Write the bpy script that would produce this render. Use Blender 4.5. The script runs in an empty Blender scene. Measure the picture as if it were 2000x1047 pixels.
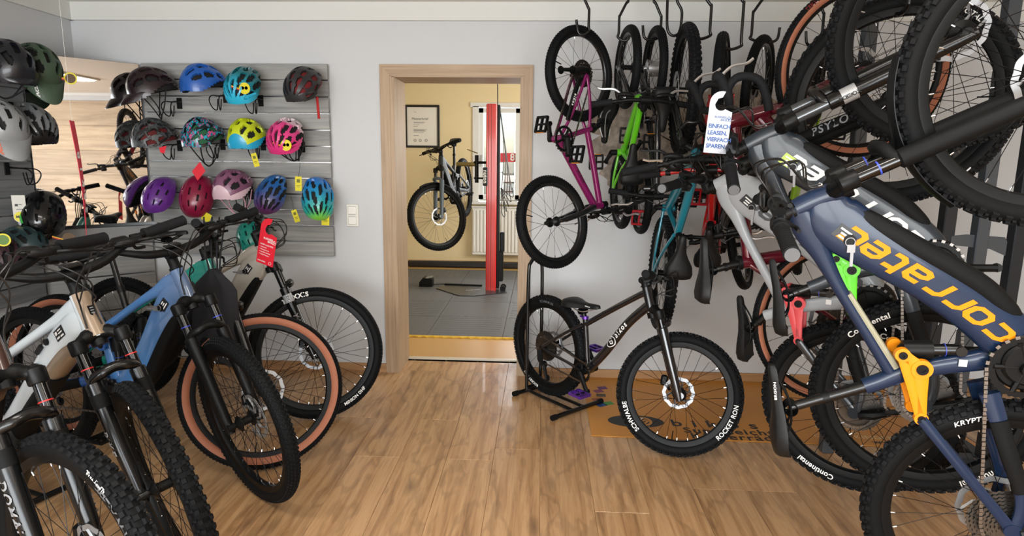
import bpy, math, random
import numpy as np
from mathutils import Vector, Matrix
random.seed(7)
C = bpy.context.scene.collection
SC = bpy.context.scene
PI = math.pi

# ------------------------------------------------------------------ camera, world, light, exposure
def cam_axes(yaw, pitch, roll):
    f = Vector((math.sin(yaw)*math.cos(pitch), math.cos(yaw)*math.cos(pitch), math.sin(pitch)))
    r = Vector((math.cos(yaw), -math.sin(yaw), 0)); u = r.cross(f)
    c, s = math.cos(roll), math.sin(roll)
    return r*c+u*s, u*c-r*s, f
cd = bpy.data.cameras.new('camera'); cam = bpy.data.objects.new('camera', cd); C.objects.link(cam)
_r, _u, _f = cam_axes(-0.0454, -0.1711, 0.0118)
cam.matrix_world = Matrix(((_r.x, _u.x, -_f.x, 0), (_r.y, _u.y, -_f.y, 0), (_r.z, _u.z, -_f.z, 1.4583), (0, 0, 0, 1)))
cd.sensor_fit = 'HORIZONTAL'; cd.sensor_width = 36; cd.lens = 1213.3/2000*36; cd.clip_start = .05
SC.camera = cam
SC.view_settings.view_transform = 'Standard'; SC.view_settings.look = 'None'
SC.view_settings.exposure = 0.25; SC.view_settings.gamma = 1; SC.view_settings.use_curve_mapping = False
w = bpy.data.worlds.new('sky'); SC.world = w; w.use_nodes = True
wn = w.node_tree.nodes; wl = w.node_tree.links
sky = wn.new('ShaderNodeTexSky'); sky.sky_type = 'NISHITA'; sky.sun_disc = False; sky.sun_elevation = math.radians(40); sky.sun_rotation = math.radians(200)
wl.new(sky.outputs[0], wn['Background'].inputs[0]); wn['Background'].inputs[1].default_value = .16
def area(name, loc, rot, sx, sy, power, col=(1, 1, 1)):
    l = bpy.data.lights.new(name, 'AREA'); l.shape = 'RECTANGLE'; l.size = sx; l.size_y = sy; l.energy = power; l.color = col
    o = bpy.data.objects.new(name, l); C.objects.link(o); o.location = loc; o.rotation_euler = [math.radians(a) for a in rot]
    return o
# daylight through the shop front (behind the camera) and through the workshop window
area('shopfront_daylight', (-.4, -2.9, 1.15), (-90, 0, 180), 4.6, 1.7, 290, (.93, .97, 1))
area('workshop_side_daylight', (1.72, 6.4, 1.6), (90, 0, 90), 1.6, 1.3, 70, (1, .97, .9))
# the shop's ceiling lamps (panels built further down)
LAMPS = [(-1.2, 1.2), (1.2, -.6), (-1.2, -1.0), (.9, 1.0)]
for lx, ly in LAMPS:
    area('ceiling_lamp_light', (lx, ly, 2.40), (0, 0, 0), 1.1, .22, 14, (1, .95, .88))

# ------------------------------------------------------------------ materials
def srgb(h):
    if isinstance(h, str):
        h = h.lstrip('#'); c = [int(h[i:i+2], 16)/255 for i in (0, 2, 4)]
    else: c = h
    return tuple(x/12.92 if x <= .04045 else ((x+.055)/1.055)**2.4 for x in c)+(1,)
MATS = {}
def mat(name, col, rough=.5, metal=0., coat=0., spec=.5, emit=0., bump=0., bscale=60., vary=0.):
    if name in MATS: return MATS[name]
    m = bpy.data.materials.new(name); m.use_nodes = True; n = m.node_tree.nodes; l = m.node_tree.links
    b = n['Principled BSDF']; c = srgb(col)
    b.inputs['Base Color'].default_value = c; b.inputs['Roughness'].default_value = rough; b.inputs['Metallic'].default_value = metal
    b.inputs['Coat Weight'].default_value = coat; b.inputs['Coat Roughness'].default_value = .08; b.inputs['Specular IOR Level'].default_value = spec
    if emit: b.inputs['Emission Color'].default_value = c; b.inputs['Emission Strength'].default_value = emit
    if bump or vary:
        t = n.new('ShaderNodeTexCoord'); x = n.new('ShaderNodeTexNoise'); x.inputs['Scale'].default_value = bscale; x.inputs['Detail'].default_value = 4
        l.new(t.outputs['Object'], x.inputs['Vector'])
        if bump:
            bp = n.new('ShaderNodeBump'); bp.inputs['Strength'].default_value = bump; bp.inputs['Distance'].default_value = .004
            l.new(x.outputs[0], bp.inputs['Height']); l.new(bp.outputs[0], b.inputs['Normal'])
        if vary:
            r = n.new('ShaderNodeMapRange'); r.inputs[1].default_value = .3; r.inputs[2].default_value = .7; r.inputs[3].default_value = 1-vary; r.inputs[4].default_value = 1+vary
            mx = n.new('ShaderNodeMix'); mx.data_type = 'RGBA'; mx.blend_type = 'MULTIPLY'; mx.inputs[0].default_value = 1
            mx.inputs[6].default_value = c; cm = n.new('ShaderNodeCombineColor')
            l.new(x.outputs[0], r.inputs[0])
            for i in range(3): l.new(r.outputs[0], cm.inputs[i])
            l.new(cm.outputs[0], mx.inputs[7]); l.new(mx.outputs[2], b.inputs['Base Color'])
    MATS[name] = m; return m
def grain_mat(name, cols, axis, scale, rough, stretch=18., bump=.05, tint=True, coat=0., knots=False):
    """wood: noise stretched along an axis, tinted per object when tint"""
    if name in MATS: return MATS[name]
    m = bpy.data.materials.new(name); m.use_nodes = True; n = m.node_tree.nodes; l = m.node_tree.links
    b = n['Principled BSDF']; b.inputs['Roughness'].default_value = rough; b.inputs['Coat Weight'].default_value = coat
    t = n.new('ShaderNodeTexCoord'); mp = n.new('ShaderNodeMapping'); oi = n.new('ShaderNodeObjectInfo')
    s = [scale]*3; s[axis] = scale/stretch; mp.inputs['Scale'].default_value = s
    ml = n.new('ShaderNodeVectorMath'); ml.operation = 'SCALE'; ml.inputs[0].default_value = (37, 91, 53); l.new(oi.outputs['Random'], ml.inputs['Scale'])
    l.new(t.outputs['Object'], mp.inputs['Vector']); l.new(ml.outputs[0], mp.inputs['Location'])
    a = n.new('ShaderNodeTexNoise'); a.inputs['Scale'].default_value = 1; a.inputs['Detail'].default_value = 7; a.inputs['Roughness'].default_value = .65; a.inputs['Distortion'].default_value = .6
    l.new(mp.outputs[0], a.inputs['Vector'])
    r = n.new('ShaderNodeValToRGB'); e = r.color_ramp.elements
    e[0].position = .28; e[0].color = srgb(cols[0]); e[1].position = .72; e[1].color = srgb(cols[-1])
    if len(cols) > 2:
        for i, c in enumerate(cols[1:-1]):
            q = e.new(.28+.44*(i+1)/(len(cols)-1)); q.color = srgb(c)
    l.new(a.outputs[0], r.inputs[0]); out = r.outputs[0]
    if knots:
        mp2 = n.new('ShaderNodeMapping'); s2 = [5.2]*3; s2[axis] = 1.6; mp2.inputs['Scale'].default_value = s2
        l.new(t.outputs['Object'], mp2.inputs['Vector']); l.new(ml.outputs[0], mp2.inputs['Location'])
        dn = n.new('ShaderNodeTexNoise'); dn.inputs['Scale'].default_value = 1.3; dn.inputs['Detail'].default_value = 3
        l.new(mp2.outputs[0], dn.inputs['Vector'])
        vo = n.new('ShaderNodeTexVoronoi'); vo.inputs['Scale'].default_value = 1.0
        l.new(mp2.outputs[0], vo.inputs['Vector'])
        rr = n.new('ShaderNodeMapRange'); rr.inputs[1].default_value = .0; rr.inputs[2].default_value = .17; rr.inputs[3].default_value = .45; rr.inputs[4].default_value = 1
        l.new(vo.outputs['Distance'], rr.inputs[0])
        # growth rings: bands of the low-frequency noise
        mu = n.new('ShaderNodeMath'); mu.operation = 'MULTIPLY'; mu.inputs[1].default_value = 26; l.new(dn.outputs[0], mu.inputs[0])
        si = n.new('ShaderNodeMath'); si.operation = 'SINE'; l.new(mu.outputs[0], si.inputs[0])
        r2 = n.new('ShaderNodeMapRange'); r2.inputs[1].default_value = .55; r2.inputs[2].default_value = 1; r2.inputs[3].default_value = 1; r2.inputs[4].default_value = .80
        l.new(si.outputs[0], r2.inputs[0])
        mm = n.new('ShaderNodeMath'); mm.operation = 'MULTIPLY'; l.new(rr.outputs[0], mm.inputs[0]); l.new(r2.outputs[0], mm.inputs[1])
        cc = n.new('ShaderNodeCombineColor')
        for i in range(3): l.new(mm.outputs[0], cc.inputs[i])
        mx = n.new('ShaderNodeMix'); mx.data_type = 'RGBA'; mx.blend_type = 'MULTIPLY'; mx.inputs[0].default_value = 1
        l.new(out, mx.inputs[6]); l.new(cc.outputs[0], mx.inputs[7]); out = mx.outputs[2]
    if tint:
        hs = n.new('ShaderNodeHueSaturation'); mr = n.new('ShaderNodeMapRange'); mr.inputs[3].default_value = .86; mr.inputs[4].default_value = 1.12
        l.new(oi.outputs['Random'], mr.inputs[0]); l.new(mr.outputs[0], hs.inputs['Value']); l.new(out, hs.inputs['Color']); out = hs.outputs[0]
    l.new(out, b.inputs['Base Color'])
    bp = n.new('ShaderNodeBump'); bp.inputs['Strength'].default_value = bump; bp.inputs['Distance'].default_value = .003
    l.new(a.outputs[0], bp.inputs['Height']); l.new(bp.outputs[0], b.inputs['Normal'])
    MATS[name] = m; return m
def ramp_mat(name, stops, axis=2, lo=-.1, hi=.1, rough=.4, coat=.3, noise=0., voronoi=0.):
    """colour that runs along an object axis (paint fades), or camouflage blobs when voronoi > 0"""
    m = bpy.data.materials.new(name); m.use_nodes = True; n = m.node_tree.nodes; l = m.node_tree.links
    b = n['Principled BSDF']; b.inputs['Roughness'].default_value = rough; b.inputs['Coat Weight'].default_value = coat
    t = n.new('ShaderNodeTexCoord'); r = n.new('ShaderNodeValToRGB')
    e = r.color_ramp.elements
    while len(e) > 1: e.remove(e[0])
    e[0].position = stops[0][0]; e[0].color = srgb(stops[0][1])
    for p, c in stops[1:]: q = e.new(p); q.color = srgb(c)
    if voronoi:
        mp = n.new('ShaderNodeMapping'); mp.inputs['Scale'].default_value = (voronoi, voronoi*1.6, voronoi*.6); mp.inputs['Rotation'].default_value = (.5, .3, .4)
        l.new(t.outputs['Object'], mp.inputs[0])
        x = n.new('ShaderNodeTexNoise'); x.inputs['Scale'].default_value = 1; x.inputs['Detail'].default_value = 1.5
        l.new(mp.outputs[0], x.inputs['Vector']); l.new(x.outputs[0], r.inputs[0]); r.color_ramp.interpolation = 'CONSTANT'
    else:
        s = n.new('ShaderNodeSeparateXYZ'); l.new(t.outputs['Object'], s.inputs[0])
        mr = n.new('ShaderNodeMapRange'); mr.inputs[1].default_value = lo; mr.inputs[2].default_value = hi
        l.new(s.outputs[axis], mr.inputs[0]); l.new(mr.outputs[0], r.inputs[0])
    l.new(r.outputs[0], b.inputs['Base Color']); return m

# ------------------------------------------------------------------ mesh helpers
class MB:
    def __init__(s): s.v = []; s.f = []; s.n = 0
    def add(s, vs, fs):
        o = s.n; s.v.extend([tuple(map(float, p)) for p in vs]); s.n += len(vs)
        s.f.extend([tuple(i+o for i in f) for f in fs]); return s
    def box(s, c, d, R=None, open_bottom=False):
        c = np.array(c, float); d = np.array(d, float)/2
        P = np.array([(x, y, z) for z in (-1, 1) for y in (-1, 1) for x in (-1, 1)])*d
        if R is not None: P = P@np.array(R).T
        F = [(0, 2, 3, 1), (4, 5, 7, 6), (0, 1, 5, 4), (2, 6, 7, 3), (0, 4, 6, 2), (1, 3, 7, 5)]
        return s.add(P+c, F[1:] if open_bottom else F)
    def bbox(s, c, d, b=.004):
        """box with bevelled edges (chamfer)"""
        x, y, z = [q/2 for q in d]; b = min(b, x*.9, y*.9, z*.9)
        secs = []
        for zz, k in ((-z, b), (-z+b, 0), (z-b, 0), (z, b)):
            X, Y = x-k, y-k
            secs.append([(c[0]+p, c[1]+q, c[2]+zz) for p, q in ((-X+b, -Y), (X-b, -Y), (X, -Y+b), (X, Y-b), (X-b, Y), (-X+b, Y), (-X, Y-b), (-X, -Y+b))])
        return s.loft(secs)
    def loft(s, secs, caps=True, closed=False, ring=True):
        k = len(secs[0]); m = len(secs); V = [p for q in secs for p in q]; F = []
        for i in range(m if closed else m-1):
            a = i*k; b = ((i+1) % m)*k
            for j in range(k if ring else k-1):
                F.append((a+j, a+(j+1) % k, b+(j+1) % k, b+j))
        if caps and not closed: F.append(tuple(range(k-1, -1, -1))); F.append(tuple((m-1)*k+j for j in range(k)))
        return s.add(V, F)
    def tube(s, path, r, n=8, closed=False, caps=True):
        P = [np.array(p, float) for p in path]; m = len(P); rs = r if hasattr(r, '__len__') else [r]*m
        T = []
        for i in range(m):
            a = P[(i-1) % m] if (closed or i > 0) else P[i]; b = P[(i+1) % m] if (closed or i < m-1) else P[i]
            t = b-a; T.append(t/(np.linalg.norm(t)+1e-12))
        up = np.array((0, 0, 1.)) if abs(T[0][2]) < .9 else np.array((1., 0, 0))
        u = np.cross(T[0], up); u /= np.linalg.norm(u); secs = []
        for i in range(m):
            u = u-T[i]*(u@T[i]); u /= np.linalg.norm(u)+1e-12; w_ = np.cross(T[i], u)
            secs.append([P[i]+rs[i]*(math.cos(2*PI*j/n)*u+math.sin(2*PI*j/n)*w_) for j in range(n)])
        return s.loft(secs, caps, closed)
    def cyl(s, a, b, r, n=12, r2=None): return s.tube([a, b], [r, r if r2 is None else r2], n)
    def lathe(s, prof, n=48, c=(0, 0, 0), closed_prof=True, a0=0., a1=None):
        """revolve (radius, y) about the y axis through c; angle 0 = +x, 90 deg = +z"""
        full = a1 is None; V = []; F = []; k = len(prof); m = n if full else n+1
        for i in range(m):
            a = 2*PI*i/n if full else a0+(a1-a0)*i/n
            for r, y in prof: V.append((c[0]+r*math.cos(a), c[1]+y, c[2]+r*math.sin(a)))
        for i in range(m if full else m-1):
            p = i*k; q = ((i+1) % m)*k
            for j in range(k if closed_prof else k-1): F.append((p+j, q+j, q+(j+1) % k, p+(j+1) % k))
        return s.add(V, F)
    def prism(s, pts, y0, y1):
        """polygon in the x-z plane extruded along y"""
        k = len(pts); V = [(x, y0, z) for x, z in pts]+[(x, y1, z) for x, z in pts]
        F = [tuple(range(k)), tuple(range(2*k-1, k-1, -1))]+[(i, k+i, k+(i+1) % k, (i+1) % k) for i in range(k)]
        return s.add(V, F)
    def mesh(s, name, m=None, smooth=True, ang=.7):
        me = bpy.data.meshes.new(name); me.from_pydata(s.v, [], s.f)
        if m: me.materials.append(m)
        if smooth and len(me.polygons):
            me.polygons.foreach_set('use_smooth', [True]*len(me.polygons)); me.set_sharp_from_angle(angle=ang)
        me.update(); return me
    def build(s, name, m, parent=None, M=None, smooth=True, kind=None, label=None, ang=.7):
        return obj(name, s.mesh(name, m, smooth, ang), parent, M, kind, label)
def obj(name, me, parent=None, M=None, kind=None, label=None):
    o = bpy.data.objects.new(name, me); C.objects.link(o)
    if parent: o.parent = parent
    if M is not None: o.matrix_local = M
    if kind: o['kind'] = kind
    if label: o['label'] = label
    return o
def tag(o, label, cat, group=None):
    o['label'] = label; o['category'] = cat
    if group: o['group'] = group
    return o
def thing(name, label, cat, M=None, group=None):
    o = bpy.data.objects.new(name, None); C.objects.link(o); o.empty_display_size = .05
    if M is not None: o.matrix_local = M
    return tag(o, label, cat, group)
def catmull(P, k=6):
    P = [np.array(p, float) for p in P]
    if len(P) < 3: return P
    Q = [2*P[0]-P[1]]+P+[2*P[-1]-P[-2]]; out = []
    for i in range(1, len(Q)-2):
        a, b, c, d = Q[i-1:i+3]
        for j in range(k):
            t = j/k; out.append(.5*(2*b+(c-a)*t+(2*a-5*b+4*c-d)*t*t+(3*b-a-3*c+d)*t**3))
    out.append(P[-1]); return out
def place(loc, rz=0., rx=0., ry=0.):
    return Matrix.Translation(loc)@Matrix.Rotation(rz, 4, 'Z')@Matrix.Rotation(ry, 4, 'Y')@Matrix.Rotation(rx, 4, 'X')
TXT = {}
def text2d(s, size, shear=0., bold=0., spacing=1., align='CENTER'):
    """lettering as flat geometry: (vertices in x-y, faces), vertically centred"""
    key = (s, shear, bold, spacing, align)
    if key not in TXT:
        cu = bpy.data.curves.new('lettering', 'FONT'); cu.body = s; cu.size = 1; cu.shear = shear; cu.offset = bold; cu.space_character = spacing
        cu.align_x = align; cu.align_y = 'CENTER'; cu.resolution_u = 3
        o = bpy.data.objects.new('lettering', cu); C.objects.link(o)
        me = bpy.data.meshes.new_from_object(o)
        V = np.array([(v.co.x, v.co.y) for v in me.vertices]).reshape(-1, 2); F = [tuple(p.vertices) for p in me.polygons]
        bpy.data.objects.remove(o); bpy.data.meshes.remove(me); bpy.data.curves.remove(cu)
        TXT[key] = (V, F)
    V, F = TXT[key]; return V*size, F
def text_flat(mb, s, size, org, ex, ey, lift=.0008, **k):
    V, F = text2d(s, size, **k); org = np.array(org, float); ex = np.array(ex, float); ey = np.array(ey, float)
    ex = ex/np.linalg.norm(ex); ey = ey/np.linalg.norm(ey); nz = np.cross(ex, ey)
    mb.add([org+ex*a+ey*b+nz*lift for a, b in V], F)
def stroke(mb_pts, wd, closed=False):
    """polyline -> mitred ribbon: vertices and quads"""
    P = [np.array(p, float) for p in mb_pts]; m = len(P); L = []; R = []
    for i in range(m):
        a = P[(i-1) % m] if (closed or i > 0) else None; b = P[(i+1) % m] if (closed or i < m-1) else None
        d1 = (P[i]-a)/np.linalg.norm(P[i]-a) if a is not None else None; d2 = (b-P[i])/np.linalg.norm(b-P[i]) if b is not None else None
        if d1 is None: d1 = d2
        if d2 is None: d2 = d1
        n1 = np.array((-d1[1], d1[0])); n2 = np.array((-d2[1], d2[0])); n = n1+n2; n /= np.linalg.norm(n); k = wd/2/max(.4, n@n1)
        L.append(P[i]+n*k); R.append(P[i]-n*k)
    V = L+R; F = [(i, m+i, m+(i+1) % m, (i+1) % m) for i in range(m if closed else m-1)]
    return V, F
LOGO = {'c': [([(.9, 1), (.22, 1), (0, .8), (0, .2), (.22, 0), (.9, 0)], 0)], 'o': [([(.2, 1), (.72, 1), (.92, .8), (.92, .2), (.72, 0), (.2, 0), (0, .2), (0, .8)], 1)],
        'r': [([(0, -.13), (0, .8), (.22, 1), (.8, 1)], 0)], 't': [([(.1, 1.4), (.1, .2), (.3, 0), (.75, 0)], 0), ([(.1, 1), (.75, 1)], 0)],
        'a': [([(.05, 1), (.66, 1), (.88, .8), (.88, 0), (.2, 0), (0, .14), (0, .4), (.2, .52), (.88, .52)], 0)],
        'e': [([(.88, 0), (.2, 0), (0, .2), (0, .8), (.2, 1), (.66, 1), (.88, .8), (.88, .5), (0, .5)], 0)]}
def logo2d(s, h, wide=1.25, shear=.35, gap=.36, wd=.25):
    V = []; F = []; x = 0
    for ch in s:
        for pts, cl in LOGO[ch]:
            v, f = stroke(pts, wd, cl); o = len(V)
            V += [((x+p[0])*wide+shear*p[1], p[1]) for p in v]; F += [tuple(i+o for i in q) for q in f]
        x += {'r': .8, 't': .75}.get(ch, .9)+gap
    V = np.array(V)*h; V[:, 0] -= (V[:, 0].min()+V[:, 0].max())/2; V[:, 1] -= h/2
    return V, F
# ------------------------------------------------------------------ bicycles
BLK = mat('black_gloss', '#0b0c0d', .26, coat=.1, spec=.4); SAT = mat('black_satin', '#0c0d0e', .42, spec=.2); MTB = mat('black_matt', '#0f1011', .6, spec=.14)
RUB = mat('tyre_rubber', '#101112', .62, bump=.15, bscale=300, spec=.10); KNB = mat('tread_rubber', '#141517', .6, spec=.12); TAN = mat('tan_sidewall', '#9a5f45', .7)
RIM = mat('rim_black', '#08090a', .45, spec=.18); SPK = mat('spoke_black', '#18181a', .35, .6); STL = mat('steel', '#b9bcc0', .28, 1.); NIP = mat('nipple_silver', '#c9ccd0', .25, 1.)
CHR = mat('cassette_steel', '#6d6a66', .35, 1.); CSB = mat('cassette_black', '#232326', .4, .7); GRIP = mat('grip_rubber', '#17181a', .75, bump=.3, bscale=220, spec=.15); CAB = mat('cable_black', '#0c0c0d', .4)
WHT = mat('print_white', '#e8e8e6', .5); GRY = mat('print_grey', '#85878a', .5); SVL = mat('lever_silver', '#d4d6d8', .3, .9); GRE = mat('grip_end_grey', '#606265', .7)
SADL = mat('saddle_vinyl', '#0f1011', .5, bump=.1, bscale=250, spec=.3); KEYM = mat('key_steel', '#8a8a8c', .45, .7); ORG = mat('reflector_orange', '#e08a10', .3); CHN = mat('chain_steel', '#8a8580', .35, 1.)
WC = {}
def gear(mb, r, teeth, y0, y1, r_in):
    n = teeth*2; O = [(( r if i % 2 else r-.004)*math.cos(PI*i/teeth), (r if i % 2 else r-.004)*math.sin(PI*i/teeth)) for i in range(n)]
    V = []; F = []
    for y in (y0, y1):
        for x, z in O: V.append((x, y, z))
        for i in range(n): V.append((r_in*math.cos(PI*i/teeth), y, r_in*math.sin(PI*i/teeth)))
    for i in range(n):
        j = (i+1) % n
        F += [(i, j, n+j, n+i), (2*n+i, 3*n+i, 3*n+j, 2*n+j), (i, 2*n+i, 2*n+j, j), (n+i, n+j, 3*n+j, 3*n+i)]
    mb.add(V, F)
def wheel_meshes(R, rt, tread, rear, nsp, tan, hubkind):
    key = (round(R, 3), round(rt, 3), tread, rear, nsp, tan, hubkind)
    if key in WC: return WC[key]
    D = {}; Rc = R-rt; rc = rt*.93 if tread != 'small' else rt*.97
    t = MB(); t.lathe([(Rc+rc*math.cos(a), rc*1.02*math.sin(a)) for a in [2*PI*i/14 for i in range(14)]], 72); D['tire'] = (t.mesh('tire', RUB, ang=3), None)
    b = MB()
    if tread == 'knobby':
        N = int(2*PI*R/.033); rows = [(-.30, .5, .017, .012), (.30, 0, .017, .012), (-.98, .25, .018, .011), (.98, .25, .018, .011), (-.68, .75, .010, .008), (.68, .75, .010, .008)]; hgt = rt*.07+.0035
    elif tread == 'block':
        N = int(2*PI*R/.021); rows = [(-.22, 0, .011, .008), (.22, .5, .011, .008), (-.62, .25, .010, .007), (.62, .75, .010, .007), (-1.0, .5, .011, .007), (1.0, .5, .011, .007)]; hgt = .0035
    else:
        N = int(2*PI*R/.017); rows = [(0, 0, .009, .007), (-.5, .5, .008, .006), (.5, .5, .008, .006), (-.95, 0, .008, .006), (.95, 0, .008, .006)]; hgt = .002
    for i in range(N):
        for ph, off, L, W in rows:
            th = 2*PI*(i+off)/N; er = np.array((math.cos(th), 0, math.sin(th))); et = np.array((-math.sin(th), 0, math.cos(th))); ey = np.array((0, 1., 0))
            nn = er*math.cos(ph)+ey*math.sin(ph); lt = -er*math.sin(ph)+ey*math.cos(ph); c = er*Rc+nn*rc
            V = []
            for dz, k in ((-.002, 1), (hgt, .78)):
                for sx, sy in ((-1, -1), (1, -1), (1, 1), (-1, 1)): V.append(c+nn*dz+et*sx*L/2*k+lt*sy*W/2*k*(1.3 if tread == 'knobby' else 1))
            b.add(V, [(4, 5, 6, 7), (0, 1, 5, 4), (1, 2, 6, 5), (2, 3, 7, 6), (3, 0, 4, 7)])
    D['tread'] = (b.mesh('tread', KNB, False), 'stuff')
    if tan:
        s = MB()
        for sg in (-1, 1):
            pr = [(Rc+(rc+.0016)*math.cos(a), sg*(rc+.0016)*1.02*math.sin(a)) for a in np.linspace(1.35, 2.45, 6)]
            s.lathe(pr, 72, closed_prof=False)
        D['sidewall'] = (s.mesh('sidewall', TAN, ang=3), None)
    ro = R-2*rt*.90; ri = ro-(.024 if rt > .026 else .016); hw = min(rt*.62, .019)
    m = MB(); m.lathe([(ro, hw), (ro+.004, hw), (ro+.004, -hw), (ro, -hw), (ri+.004, -hw*.75), (ri, -hw*.35), (ri, hw*.35), (ri+.004, hw*.75)], 72)
    D['rim'] = (m.mesh('wheel_rim', RIM if hubkind != 'silver' else mat('rim_silver_edge', '#3a3b3d', .25, .8)), None)
    sp = MB(); hy = .052 if rear else .045; fl = .030 if R > .28 else .022
    for i in range(nsp):
        sd = 1 if i % 2 else -1; th = 2*PI*(i+.5)/nsp; cross = (.9 if (i//2) % 2 else -.9)*(1 if R > .25 else .8)
        p0 = (fl*math.cos(th+cross), sd*hy*.62, fl*math.sin(th+cross)); p1 = ((ri+.002)*math.cos(th), sd*.003, (ri+.002)*math.sin(th))
        sp.tube([p0, p1], .0011, 4, caps=False)
    D['spokes'] = (sp.mesh('spokes', SPK), 'stuff')
    ni = MB()
    for i in range(nsp):
        sd = 1 if i % 2 else -1; th = 2*PI*(i+.5)/nsp; e = np.array((math.cos(th), 0, math.sin(th)))
        ni.tube([e*(ri+.001)+(0, sd*.003, 0), e*(ri-.012)+(0, sd*.004, 0)], .0022, 5)
    D['nipples'] = (ni.mesh('nipples', NIP), 'stuff')
    h = MB(); hs = 1 if R > .28 else .8
    pr = [(.0, -hy-.015), (.010, -hy-.015), (.010, -hy), (.022*hs, -hy*.8), (.034*hs, -hy*.64), (.034*hs, -hy*.56), (.017*hs, -hy*.45), (.017*hs, hy*.45), (.034*hs, hy*.56), (.034*hs, hy*.64), (.022*hs, hy*.8), (.010, hy), (.010, hy+.015), (.0, hy+.015)]
    if hubkind == 'drum': pr = [(0, -.062), (.012, -.062), (.012, -.05), (.036, -.045), (.045, -.04), (.045, .04), (.036, .045), (.012, .05), (.012, .062), (0, .062)]
    h.lathe(pr, 24, closed_prof=False); D['hub'] = (h.mesh('hub', SVL if hubkind == 'drum' else (mat('hub_red', '#5a1015', .35, .6) if hubkind == 'red' else SAT)), None)
    if hubkind != 'drum' and hubkind != 'silver':
        q = MB(); rr = .098 if R > .33 else .08; y = hy*.62+.014
        n = 96; V = []; F = []
        for i in range(n):
            a = 2*PI*i/n; wv = .0018*math.sin(a*12)
            for r_, yy in ((rr+wv, y), (rr-.017+wv, y), (rr-.017+wv, y-.0018), (rr+wv, y-.0018)): V.append((r_*math.cos(a), yy, r_*math.sin(a)))
        for i in range(n):
            for j in range(4): F.append((i*4+j, ((i+1) % n)*4+j, ((i+1) % n)*4+(j+1) % 4, i*4+(j+1) % 4))
        q.add(V, F)
        for i in range(6):
            a = 2*PI*i/6; q.tube([(.022*math.cos(a), y-.001, .022*math.sin(a)), (.055*math.cos(a+.30), y-.001, .055*math.sin(a+.30)), ((rr-.014)*math.cos(a+.75), y-.001, (rr-.014)*math.sin(a+.75))], [.006, .0045, .005], 4)
        D['brake_rotor'] = (q.mesh('brake_rotor', mat('rotor_steel', '#a3a5a8', .5, .75), ang=.5), None)
    if rear and hubkind != 'drum':
        k = MB(); n = 9; r0 = .095 if R > .28 else .075
        for i in range(n):
            r_ = r0*(1-.72*i/(n-1)); y = -.020-.0043*i; gear(k, r_, max(11, int(r_*430)), y, y-.0018, max(.012, r_*.62 if i < 4 else .015))
        D['cassette'] = (k.mesh('cassette', CHR, False), 'stuff')
    v = MB(); v.tube([(0, .0, -ri), (0, 0, -ri+.045)], .003, 6); D['valve'] = (v.mesh('valve', SAT), None)
    WC[key] = D; return D
def wrap_tire(s, size, R, rt, ang, side, mt, parent, r0=None, flip=False, bold=.02, shear=0, spacing=1.05):
    """tyre lettering laid on the sidewall; side -1 = right side of the bike; ang = centre of the word; flip turns it upside down"""
    V, F = text2d(s, size, bold=bold, shear=shear, spacing=spacing); rc = rt*.95; Rc = R-rt; r0 = r0 or Rc-.15*rt; mb = MB(); P = []
    for a, b in V:
        if flip: a, b = -a, -b
        r_ = r0+b; th = ang+(a if side > 0 else -a)*1./r0*(1)
        q = max(1e-6, rc*rc-(r_-Rc)**2); P.append((r_*math.cos(th), side*(math.sqrt(q)*1.02+.0014), r_*math.sin(th)))
    mb.add(P, F); return mb.build('tire_lettering', mt, parent, smooth=False, kind='stuff')
def make_wheel(root, M, R, rt, tread='knobby', rear=False, nsp=28, tan=False, hubkind='disc', words=(), tirepaint=None):
    D = wheel_meshes(R, rt, tread, rear, nsp, tan, hubkind)
    W = obj('wheel', D['rim'][0], root, M)
    for k in ('tire', 'tread', 'sidewall', 'spokes', 'nipples', 'hub', 'brake_rotor', 'cassette', 'valve'):
        if k in D: obj(k, D[k][0], W, kind=D[k][1], label='tan sidewalls' if k == 'sidewall' else None)
    for wd in words: wrap_tire(wd[0], wd[1], R, rt, wd[2], wd[3], wd[4], W, **(wd[5] if len(wd) > 5 else {}))
    return W
def tube2d(mb, pts, n=16, e=2.4, k=6, y=0., caps=True):
    """tube in the bike's x-z plane; pts = (x, z, width in the plane, width across[, y])"""
    P = catmull([tuple(p)+((0.,) if len(p) == 4 else ()) for p in pts], k); S = []; out = []
    for i, p in enumerate(P):
        a = P[max(0, i-1)]; b = P[min(len(P)-1, i+1)]; t = np.array((b[0]-a[0], b[1]-a[1])); t /= np.linalg.norm(t)+1e-9; nn = np.array((-t[1], t[0]))
        q = []
        for j in range(n):
            th = 2*PI*j/n+PI/n; c, s = math.cos(th), math.sin(th)
            u = math.copysign(abs(c)**(2/e), c)*p[2]/2; v = math.copysign(abs(s)**(2/e), s)*p[3]/2
            q.append((p[0]+nn[0]*u, y+p[4]+v, p[1]+nn[1]*u))
        S.append(q); out.append((p, t, nn))
    mb.loft(S, caps); return out
def surf(path, s, h, side, e):
    """point of the tube's side surface at arc length s (from its first point) and height h off the centre line"""
    L = 0
    for i in range(len(path)-1):
        a, b = path[i][0], path[i+1][0]; d = math.hypot(b[0]-a[0], b[1]-a[1])
        if L+d >= s or i == len(path)-2:
            f = (s-L)/d; p = a*(1-f)+b*f; nn = path[i][2]*(1-f)+path[i+1][2]*f; break
        L += d
    q = 1-min(.98, abs(h)/(p[2]/2))**e
    return (p[0]+nn[0]*h, p[4]+side*(p[3]/2*q**(1/e)+.0012), p[1]+nn[1]*h)
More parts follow.
